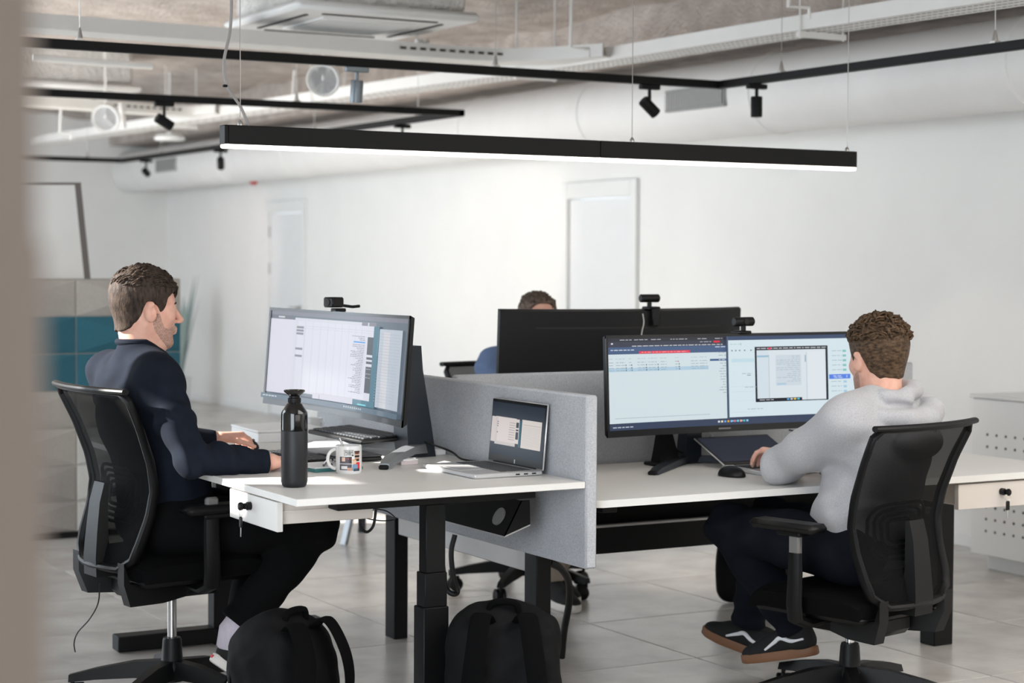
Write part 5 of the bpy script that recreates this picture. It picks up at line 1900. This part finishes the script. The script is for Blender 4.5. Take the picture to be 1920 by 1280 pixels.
sc_.r(.34, .66, .12, .33, (40, 40, 44)); sc_.r(.35, .65, .13, .32, (240, 240, 240)); sc_.text(.39, .62, .20, (40, 40, 44), .03, 1); sc_.text(.45, .56, .26, (40, 40, 44), .03, 2)
sc_.r(.60, .66, .31, .35, (40, 40, 44))
part('printed_picture', sc_.mb, M_print, t, smooth=False, vc=True, fixn=False)
part('spoon', MB().tube([c + V3(-.01, .01, .012), c + V3(-.016, .016, .09), c + V3(-.02, .022, .104)], [.004, .0035, .005], 8), M_steel, t)

def keyboard(c, ang, w_, d_, label, mk, tilt=0.0, rows=5, cols=17, base=None):
    t = thing('keyboard', label, 'keyboard', tuple(c))
    A = rotz(ang) @ rotx(tilt)
    part('case', MB().cbox(c + A @ V3(0, 0, .007), (w_, d_, .014), .004, A), base or M_blackp, t)
    kb = MB()
    for i in range(cols):
        for j in range(rows):
            x = -w_ / 2 + .012 + (w_ - .024) * (i + .5) / cols
            y = -d_ / 2 + .012 + (d_ - .024) * (j + .5) / rows
            kb.cbox(c + A @ V3(x, y, .0165), ((w_ - .024) / cols * .84, (d_ - .024) / rows * .82, .005), .0012, A)
    part('keys', kb, mk, t, kind='stuff')
    return t
keyboard(V3(2.69, 5.82, .806), R(-90), .44, .17, 'grey keyboard lying on the monitor foot beside the fabric screen', M_keys, R(3))
keyboard(V3(2.395, 5.62, Z1), R(-88), .36, .13, 'flat black keyboard between the left man\'s hands', M_keysd, 0)

t = thing('notebook', 'teal notebook with black pens on it beside the mug handle', 'notebook', (2.37, 5.36, Z1))
part('cover', MB().cbox((2.37, 5.345, Z1 + .005), (.17, .15, .010), .002, rotz(.1)), M_teal, t)
part('pages', MB().cbox((2.368, 5.347, Z1 + .012), (.155, .135, .006), .001, rotz(.1)), M_paperw, t)
for k in range(3):
    solo('pen', MB().tube([(2.33 + k * .03, 5.28 + .01 * k, Z1 + .019), (2.40 + k * .012, 5.41, Z1 + .019)], .0038, 8), M_gloss, ('black pen on the teal notebook, nearest the bottle', 'black pen in the middle of the teal notebook', 'black pen on the teal notebook, nearest the mug')[k], 'pen', 'pens on the notebook')
t = thing('closed_laptop', 'dark closed laptop behind the flat black keyboard', 'laptop', (2.56, 5.60, Z1))
part('base', MB().cbox((2.538, 5.62, Z1 + .009), (.16, .30, .012), .003), M_blackp, t)
part('lid', MB().cbox((2.538, 5.62, Z1 + .0185), (.16, .30, .007), .002), M_lid, t)

def pcmouse(c, ang, label):
    c = np.array(c)
    t = thing('computer_mouse', label, 'mouse', tuple(c))
    sd = Sdf()
    A = rotz(ang)
    sd.e(c + V3(0, 0, .004), (.031, .054, .033), A, .01)
    sd.cut = [(V3(0, 0, -1), -(c[2] + .001))]
    sdf_part('body', sd, .0025, M_blackp, t)
    part('wheel', MB().tube([c + A @ V3(-.004, .032, .030), c + A @ V3(.004, .032, .030)], .006, 12), M_grey, t)
    return t
pcmouse((2.36, 6.0, Z1), R(-72), 'dark mouse under the left man\'s hand')
t = thing('white_box', 'flat white cardboard box beyond the mouse hand', 'box', (2.63, 6.36, Z1))
part('base', MB().cbox((2.63, 6.36, Z1 + .017), (.26, .30, .034), .002, rotz(-.05)), M_paperw, t)
part('lid', MB().cbox((2.63, 6.36, Z1 + .039), (.264, .304, .008), .002, rotz(-.05)), M_paperw, t)
t = thing('coffee_cup', 'small white cup on a saucer partly behind the bottle', 'cup', (2.80, 6.44, Z1))
part('saucer', MB().lathe([(.03, 0), (.06, .006), (.062, .008), (.03, .004), (0, .004)], (2.80, 6.44, Z1), 30), M_cream, t)
part('cup', MB().lathe([(.02, .006), (.03, .02), (.034, .06), (.032, .06), (.027, .02), (0, .012)], (2.80, 6.44, Z1), 30), M_cream, t)
part('handle', MB().tube([V3(2.80, 6.44, Z1) + V3(.6, -.8, 0) * (.031 + .014 * math.sin(a)) + V3(0, 0, .035 + .013 * math.cos(a)) for a in np.linspace(0.1, 3.04, 12)], .003, 8), M_cream, t)
bx1 = MB().cbox((2.645, 5.35, Z1 + .007), (.062, .045, .014), .002, rotz(.05))
t = thing('small_box', 'small pale pink and white box in front of the monitor stand', 'box', (2.645, 5.35, Z1))
part('tray', bx1, mat('pale pink box', (208, 196, 196), .5, var=.02), t)
part('sleeve', MB().cbox((2.65, 5.352, Z1 + .0155), (.055, .044, .004), .001, rotz(.05)), M_paperw, t)
t = thing('charger', 'flat white power adapter against the fabric screen', 'charger', (2.852, 5.575, Z1))
part('body', MB().cbox((2.852, 5.575, Z1 + .011), (.07, .07, .022), .004), M_cream, t)
part('plug_pin', MB().cbox((2.81, 5.575, Z1 + .011), (.016, .01, .006), .001), M_steel, t)
solo('monitor_cable', MB().tube(bez([(2.80, 5.53, Z1 + .05), (2.86, 5.46, Z1 + .022), (2.85, 5.36, Z1 + .006), (2.87, 5.26, Z1 + .006), (2.862, 5.19, Z1 + .012)], 8), .0035, 8), M_cable, 'black cable from the left monitor to the silver laptop', 'cable')

def laptop(hl, hr, fl_, ang_open, h, label, m, screen, keysm, deck):
    """hl, hr: hinge line ends; fl_: front edge direction vector (depth)"""
    hl, hr, fl_ = np.array(hl, float), np.array(hr, float), np.array(fl_, float)
    ctr = (hl + hr) / 2 + fl_ / 2
    t = thing('laptop', label, 'laptop', tuple(ctr))
    xd = hr - hl
    W = np.linalg.norm(xd)
    xd = xd / W
    dd = np.linalg.norm(fl_)
    yd = fl_ / dd
    A = np.stack((xd, -yd, V3(0, 0, 1)), 1)
    part('base', MB().cbox(ctr + V3(0, 0, .008), (W, dd, .014), .003, A), m, t)
    kb = MB()
    for i in range(15):
        for j in range(5):
            kb.cbox(ctr + xd * (-W * .43 + W * .86 * (i + .5) / 15) - yd * (dd * .40 - dd * .46 * (j + .5) / 5) + V3(0, 0, .0155), (W * .86 / 15 * .85, dd * .46 / 5 * .85, .002), 0, A)
    part('keys', kb, keysm, t, kind='stuff')
    part('trackpad', MB().cbox(ctr + yd * dd * .28 + V3(0, 0, .0152), (W * .34, dd * .32, .0012), 0, A), deck, t)
    ud = yd * math.cos(ang_open) + V3(0, 0, 1) * math.sin(ang_open)
    nd = np.cross(xd, ud)
    if nd @ yd < 0:
        nd = -nd
    B = np.stack((xd, nd, ud), 1)
    base = (hl + hr) / 2 + V3(0, 0, .014)
    lid = part('lid', MB().cbox(base + ud * h / 2 - nd * .003, (W, .006, h), .0025, B), m, t)
    part('screen_bezel', MB().cbox(base + ud * h / 2 + nd * .0008, (W - .006, .0016, h - .006), 0, B), M_bezel, lid)
    ps = [base + xd * (-W / 2 + .008) + ud * (h - .012) + nd * .002]
    q = Screen(lambda u, v, off: ps[0] + xd * (W - .016) * u - ud * (h - .036) * v + nd * off)
    screen(q)
    part('display', q.mb, M_screen, lid, smooth=False, vc=True, fixn=False)
    part('hinge', MB().tube([hl + xd * .04 + V3(0, 0, .014), hl + xd * (W - .04) + V3(0, 0, .014)], .005, 8), M_blackp, t)
    for k in range(3):
        part('port', MB().cbox(hr + xd * .0003 + yd * (.03 + .028 * k) + V3(0, 0, .008), (.001, .014, .004), 0, A), M_darkslot, t)
    part('maker_mark', MB().cbox(base + ud * .012 + nd * .0022, (.005, .0006, .012), 0, B), M_alu, lid)
    return t
def scr1(q):
    q.r(0, 1, 0, 1, (34, 42, 54), .0)
    q.r(.0, .10, .28, .76, (196, 186, 182)); q.r(.08, .48, .27, .80, (190, 182, 178)); q.r(.12, .54, .28, .74, (204, 194, 190))
    for v0, v1 in ((.34, .44), (.47, .50), (.52, .66)):
        q.r(.48, .53, v0, v1, (38, 40, 48))
    q.r(.54, .58, .30, .80, (30, 84, 100)); q.r(.59, .96, .27, .80, (204, 196, 190)); q.r(.61, .94, .36, .365, (120, 116, 116))
    for k in range(14):
        q.r(.61, .94, .40 + k * .026, .403 + k * .026, (166, 160, 158))
    for k in range(8):
        q.text(.36, .47, .36 + k * .045, (120, 116, 118), .01, k)
    for v in (.36, .40, .44, .56):
        q.r(.13, .15, v, v + .02, (90, 88, 92))
laptop((2.872, 5.225, Z1), (2.872, 4.885, Z1), (-.232, 0, 0), R(95), .200, 'open silver laptop standing against the fabric screen on the left desk', M_alu, scr1, M_keys, M_alu)
def scr2(q):
    q.r(0, 1, 0, 1, (24, 30, 46), .0)
    q.r(0, 1, .93, 1, (30, 36, 52))
laptop((3.80, 5.235, Z2), (4.12, 5.235, Z2), (0, -.222, 0), R(157), .205, 'low open laptop with a dark screen under the hoodie man\'s hand', M_alu, scr2, M_keysd, M_grey)
pcmouse((3.70, 5.06, Z2), R(15), 'dark mouse on the right desk beside the laptop')

# headset dock
c = py(1248, 868, 5.47)
c[2] = Z2
t = thing('headset_dock', 'black headset charging dock below the lit monitor', 'dock', tuple(c))
part('base', MB().cbox(c + V3(-.02, -.01, .006), (.105, .085, .012), .004), M_blackp, t)
vs = []
for z, w_, y0, y1 in ((.01, .042, -.03, .03), (.05, .036, -.018, .026), (.105, .030, .0, .02)):
    vs += [c + V3(-w_, y0, z), c + V3(w_, y0, z), c + V3(w_, y1, z), c + V3(-w_, y1, z)]
part('stand', MB().add(vs, [(i * 4 + j, i * 4 + (j + 1) % 4, i * 4 + 4 + (j + 1) % 4, i * 4 + 4 + j) for i in range(2) for j in range(4)] + [(3, 2, 1, 0), (8, 9, 10, 11)]), M_black, t)
part('cradle', MB().tube([c + V3(.024 * math.cos(a), .01, .125 + .024 * math.sin(a)) for a in np.linspace(math.pi * 1.05, math.pi * 1.95, 12)], .007, 10), M_blackp, t)
solo('dock_cable', MB().tube(bez([c + V3(.03, .0, .05), c + V3(.08, .01, .035), c + V3(.11, .03, .008), c + V3(.13, .07, .004)], 6), .0022, 6), M_cable, 'thin black cable curling from the headset dock', 'cable')
solo('monitor_cable', MB().tube(bez([py(1333, 812, 5.42), py(1337, 822, 5.43), py(1341, 835, 5.44), py(1342, 850, 5.46)], 5), .004, 8), mat('grey cable', (196, 196, 198), .5, var=.03), 'short grey cable beside the stand of the lit monitor', 'cable')
solo('monitor_cable', MB().tube(bez([py(1480, 806, 5.38), py(1505, 812, 5.4), py(1530, 830, 5.42), py(1545, 860, 5.44)], 5), .003, 8), M_cable, 'thin dark cable hanging behind the right end of the lit monitor', 'cable')

# ================================================================== under the desks
M_bag = mat('black nylon', (9, 9, 11), .75, spec=.2, var=.15, vscale=20, bump=.25, bscale=260, bdist=.002)
M_strap = mat('black webbing strap', (7, 7, 8), .9, spec=.1, var=.1, weave=420)
def backpack(c, ang, lean, label, w_=.30, h=.43, dp=.20, seed=1):
    c = np.array(c, float)
    t = thing('backpack', label, 'bag', tuple(c), group='black backpacks on the floor')
    A = rotz(ang) @ rotx(lean)
    W = lambda x, y, z: c + A @ V3(x, y, z)
    sd = Sdf()
    for sx in (-1, 1):
        for sy in (-1, 1):
            sd.c(W(sx * (w_ / 2 - .06), sy * (dp / 2 - .06), .065), W(sx * (w_ / 2 - .075), sy * (dp / 2 - .07), h - .10), .062, .066, .06)
    sd.e(W(0, 0, h * .5), (w_ / 2 - .012, dp / 2 - .01, h * .47), A, .05)
    sd.e(W(0, 0, h - .13), (w_ / 2 - .03, dp / 2 - .03, .13), A, .06)
    sd.e(W(0, -dp / 2 + .005, h * .34), (w_ / 2 - .05, .055, h * .27), A, .03)
    sd.disp = lambda P: .007 * nz(P, 22, seed) + .003 * nz(P, 60, seed + 2)
    sd.cut = [(V3(0, 0, -1), -.003)]
    sdf_part('bag_body', sd, .0065, M_bag, t, smooth=1)
    for sx in (-1, 1):
        pts = bez([W(sx * .05, dp / 2 - .035, h - .045), W(sx * .065, dp / 2 + .012, h - .03), W(sx * .08, dp / 2 + .055, h - .12), W(sx * .095, dp / 2 + .05, h * .45), W(sx * .105, dp / 2 + .0, .10)], 8)
        part('shoulder_strap', MB().tube(pts, .030, 10, flat=.28), M_strap, t)
    part('top_handle', MB().tube(bez([W(-.045, dp / 2 - .06, h - .03), W(-.03, dp / 2 - .05, h + .004), W(.03, dp / 2 - .05, h + .004), W(.045, dp / 2 - .06, h - .03)], 6), .010, 8), M_strap, t)
    z_ = [W(x, -dp * .30 - .01, z) for x, z in ((-w_ / 2 + .012, .10), (-w_ / 2 + .015, h * .6), (-w_ / 2 + .06, h - .06), (0, h - .018), (w_ / 2 - .06, h - .06), (w_ / 2 - .015, h * .6), (w_ / 2 - .012, .10))]
    part('zipper', MB().tube(bez(z_, 8), .005, 6), M_black, t)
    for sx in (-1, 1):
        part('zip_pull', MB().cbox(W(sx * (w_ / 2 - .016), -dp * .30 - .02, h * .5), (.006, .004, .028), .001, A), M_steel, t)
    pk = MB().tube(bez([W(-w_ * .33, -dp / 2 - .035, h * .48), W(0, -dp / 2 - .055, h * .56), W(w_ * .33, -dp / 2 - .035, h * .48)], 8), .005, 6)
    part('pocket_zipper', pk, M_black, t)
    return t
backpack((2.09, 4.99, 0), R(203), R(5), 'black backpack with padded straps at the bottom left, beside the sneaker', .29, .395, .24, 1)
backpack((2.60, 4.635, 0), R(152), R(6), 'black backpack between the desk legs at the bottom centre', .32, .43, .20, 4)
t = thing('shoulder_bag', 'black bag on the floor beyond the hoodie man\'s knees', 'bag', (4.74, 6.3, 0))
sd = Sdf()
for sx in (-.09, .09):
    sd.c((4.695 + sx, 6.3, .06), (4.695 + sx, 6.3, .24), .058, .05, .05)
sd.e((4.695, 6.3, .16), (.135, .07, .15), None, .05)
sd.cut = [(V3(0, 0, -1), -.002)]
sdf_part('bag_body', sd, .008, M_bag, t)
part('bag_handle', MB().tube(bez([(4.63, 6.3, .28), (4.65, 6.3, .36), (4.74, 6.3, .36), (4.76, 6.3, .28)], 6), .008, 8), M_strap, t)
solo('cable_hose', MB().tube(bez([py(1030, 1054, 5.36), py(1052, 1066, 5.42), py(1066, 1090, 5.5), py(1067, 1130, 5.58), py(1058, 1180, 5.63), py(1053, 1232, 5.665)], 8), .0125, 10), M_cable, 'thick black cable hose hanging to the floor behind the centre leg', 'cable')
solo('cable_hose', MB().tube(bez([py(853, 1002, 5.5), py(846, 1035, 5.5), py(850, 1080, 5.5), py(858, 1108, 5.5), py(848, 1113, 5.5), py(836, 1100, 5.52), py(830, 1060, 5.55)], 8), .009, 10), M_cable, 'black cable hose looping behind the front desk leg', 'cable')
lp = bez([py(705, 955, 5.15), py(700, 985, 5.15), py(688, 997, 5.15), py(677, 988, 5.15), py(674, 970, 5.15), py(668, 958, 5.2)], 8)
solo('power_cable', MB().tube(lp, .0045, 8), M_cable, 'black power cable looping below the left desk drawer', 'cable')
solo('power_cable', MB().tube(bez([py(672, 962, 5.25), py(690, 972, 5.2), py(720, 976, 5.1), py(741, 972, 5.05), py(725, 958, 5.0), py(700, 953, 5.0)], 8), .002, 6), M_cable, 'thin black cable looping beside the left desk drawer', 'cable')
solo('dangling_cord', MB().tube(bez([px(187, 1093, 1.72), px(184, 1130, 1.72), px(168, 1160, 1.72), px(146, 1185, 1.72), px(139, 1205, 1.72), px(141, 1222, 1.72)], 8), .0022, 6), M_cable, 'thin cord dangling below the left chair back', 'cord')

# ================================================================== background furniture
M_felt_b = mat('beige felt', (186, 180, 172), .95, var=.05, weave=200)
M_felt_t = mat('teal felt', (52, 108, 124), .95, var=.05, weave=200)
M_felt_g = mat('grey beige felt', (164, 158, 152), .95, var=.05, weave=200)
M_felt_w = mat('pale felt', (206, 204, 198), .95, var=.04, weave=200)
t = thing('acoustic_divider', 'free-standing acoustic divider of faceted beige and teal felt tiles at the left', 'divider', (2.5, 9.37, 0))
part('core', MB().span(1.15, 3.32, 9.35, 9.41, .02, 1.305, .004), M_felt_g, t)
part('plinth', MB().span(1.2, 3.27, 9.33, 9.43, 0, .03, .003), M_black, t)
rows = [(1.118, 1.300, 'b'), (.930, 1.114, 't'), (.742, .926, 't'), (.555, .738, 'b'), (.368, .551, 'b'), (.185, .364, 'g'), (.03, .181, 'g')]
for z0, z1, kd in rows:
    for ci, (x0, x1) in enumerate(((2.772, 3.318), (2.224, 2.768), (1.676, 2.220), (1.152, 1.672))):
        m_ = dict(b=M_felt_b, t=M_felt_t, g=M_felt_g)[kd]
        if ci == 0 and kd in 'bg' and z1 < .6:
            m_ = M_felt_w
        xc, zc = x0 + (x1 - x0) * (.42 if ci % 2 else .55), (z0 + z1) / 2
        y0, y1 = 9.345, 9.318
        e = .006
        vs = [(x0, 9.35, z0), (x1, 9.35, z0), (x1, 9.35, z1), (x0, 9.35, z1), (x0 + e, y0, z0 + e), (x1 - e, y0, z0 + e), (x1 - e, y0, z1 - e), (x0 + e, y0, z1 - e), (xc, y1 - .012, zc)]
        fs = [(0, 1, 5, 4), (1, 2, 6, 5), (2, 3, 7, 6), (3, 0, 4, 7), (4, 5, 8), (5, 6, 8), (6, 7, 8), (7, 4, 8)]
        part('felt_tile', MB().add(vs, fs), m_, t, smooth=False)
# white board with dark edge standing behind it
B0, B1, B2, B3 = py(60, 352, 9.75), py(140, 346, 9.75), py(158, 522, 9.75), py(60, 522, 9.75)
t = thing('whiteboard', 'white board with a dark grey edge leaning behind the acoustic divider', 'board', (2.6, 9.8, 0))
ext = (B2 - B1) * (B1[2] / (B1[2] - B2[2]))
bl_ = V3(-1.1, 0, -.03)
part('board', MB().prism([B1, B1 + ext, B1 + ext + V3(-1.1, 0, 0), B1 + bl_], (0, .02, 0)), M_white, t, smooth=False)
ed_ = V3(.034, 0, 0)
M_dgrey = mat('dark grey frame', (112, 106, 102), .6, var=.04)
part('frame_side', MB().prism([B1, B1 + ed_, B1 + ext + ed_, B1 + ext], (0, .03, 0)), M_dgrey, t, smooth=False)
part('frame_top', MB().prism([B1 + V3(.034, -.002, 0), B1 + V3(.034, -.002, .012), B1 + bl_ + V3(0, -.002, .012), B1 + bl_ + V3(0, -.002, 0)], (0, .03, 0)), M_dgrey, t, smooth=False)
# pale plant in the corner
t = thing('potted_plant', 'blurred grey green plant in the far corner beside the divider', 'plant', (6.1, 17.3, 0))
part('pot', MB().lathe([(.11, 0), (.14, .28), (.13, .28), (.12, .25), (0, .25)], (6.1, 17.3, 0), 24), M_white, t)
M_leaf = mat('grey green leaf', (150, 168, 164), .6, var=.1)
for k in range(9):
    a = k * 2.4
    hgt = .75 + .4 * rnd.random()
    ba = V3(6.1 + .05 * math.cos(a), 17.3 + .05 * math.sin(a), .25)
    le = V3(math.cos(a) * .12, math.sin(a) * .12, hgt)
    sd_ = np.cross(le, V3(0, 0, 1))
    sd_ /= np.linalg.norm(sd_)
    pts = []
    for q_, w_ in ((0, .018), (.3, .034), (.65, .03), (1, .002)):
        p = ba + le * q_ + V3(math.cos(a), math.sin(a), 0) * .06 * q_ * q_
        pts += [p - sd_ * w_, p + sd_ * w_ + V3(0, 0, .004)]
    part('leaf', MB().add(pts, [(0, 1, 3, 2), (2, 3, 5, 4), (4, 5, 7, 6)]), M_leaf, t)
# perforated cabinet at the right
t = thing('storage_cabinet', 'white metal cabinet with a perforated front at the right edge', 'cabinet', (6.3, 5.9, 0))
part('body', MB().span(6.1, 6.55, 5.30, 6.49, .075, .79, .004), M_white, t)
part('top_panel', MB().span(6.085, 6.56, 5.29, 6.50, .792, .808, .004), M_white, t)
part('plinth', MB().span(6.18, 6.54, 5.33, 6.46, 0, .075, .002), M_white, t)
pf = MB()
for j in range(9):
    for i in range(18):
        yy = 6.39 - i * .058
        zz = .628 - j * .055
        pf.lathe([(0, .0015), (.0062, .0015), (.0062, 0)], (6.1, yy, zz), 8, roty(-math.pi / 2))
part('perforations', pf, M_darkslot, t, kind='stuff')
# trestle table far behind
t = thing('trestle_table', 'white trestle table behind the left desk, only its grey legs showing', 'table', (4.1, 8.45, 0))
part('table_top', MB().span(3.75, 4.75, 8.2, 8.75, .70, .725, .002), M_desk, t)
for (x, y, x2, y2), m_ in (((3.86, 8.50, 4.02, 8.46), M_standl), ((4.12, 8.85, 4.05, 8.62), M_standd), ((4.65, 8.3, 4.5, 8.4), M_standl), ((4.65, 8.66, 4.5, 8.6), M_standd)):
    part('leg', MB().tube([(x, y, 0), (x2, y2, .70)], .02, 4), m_, t)
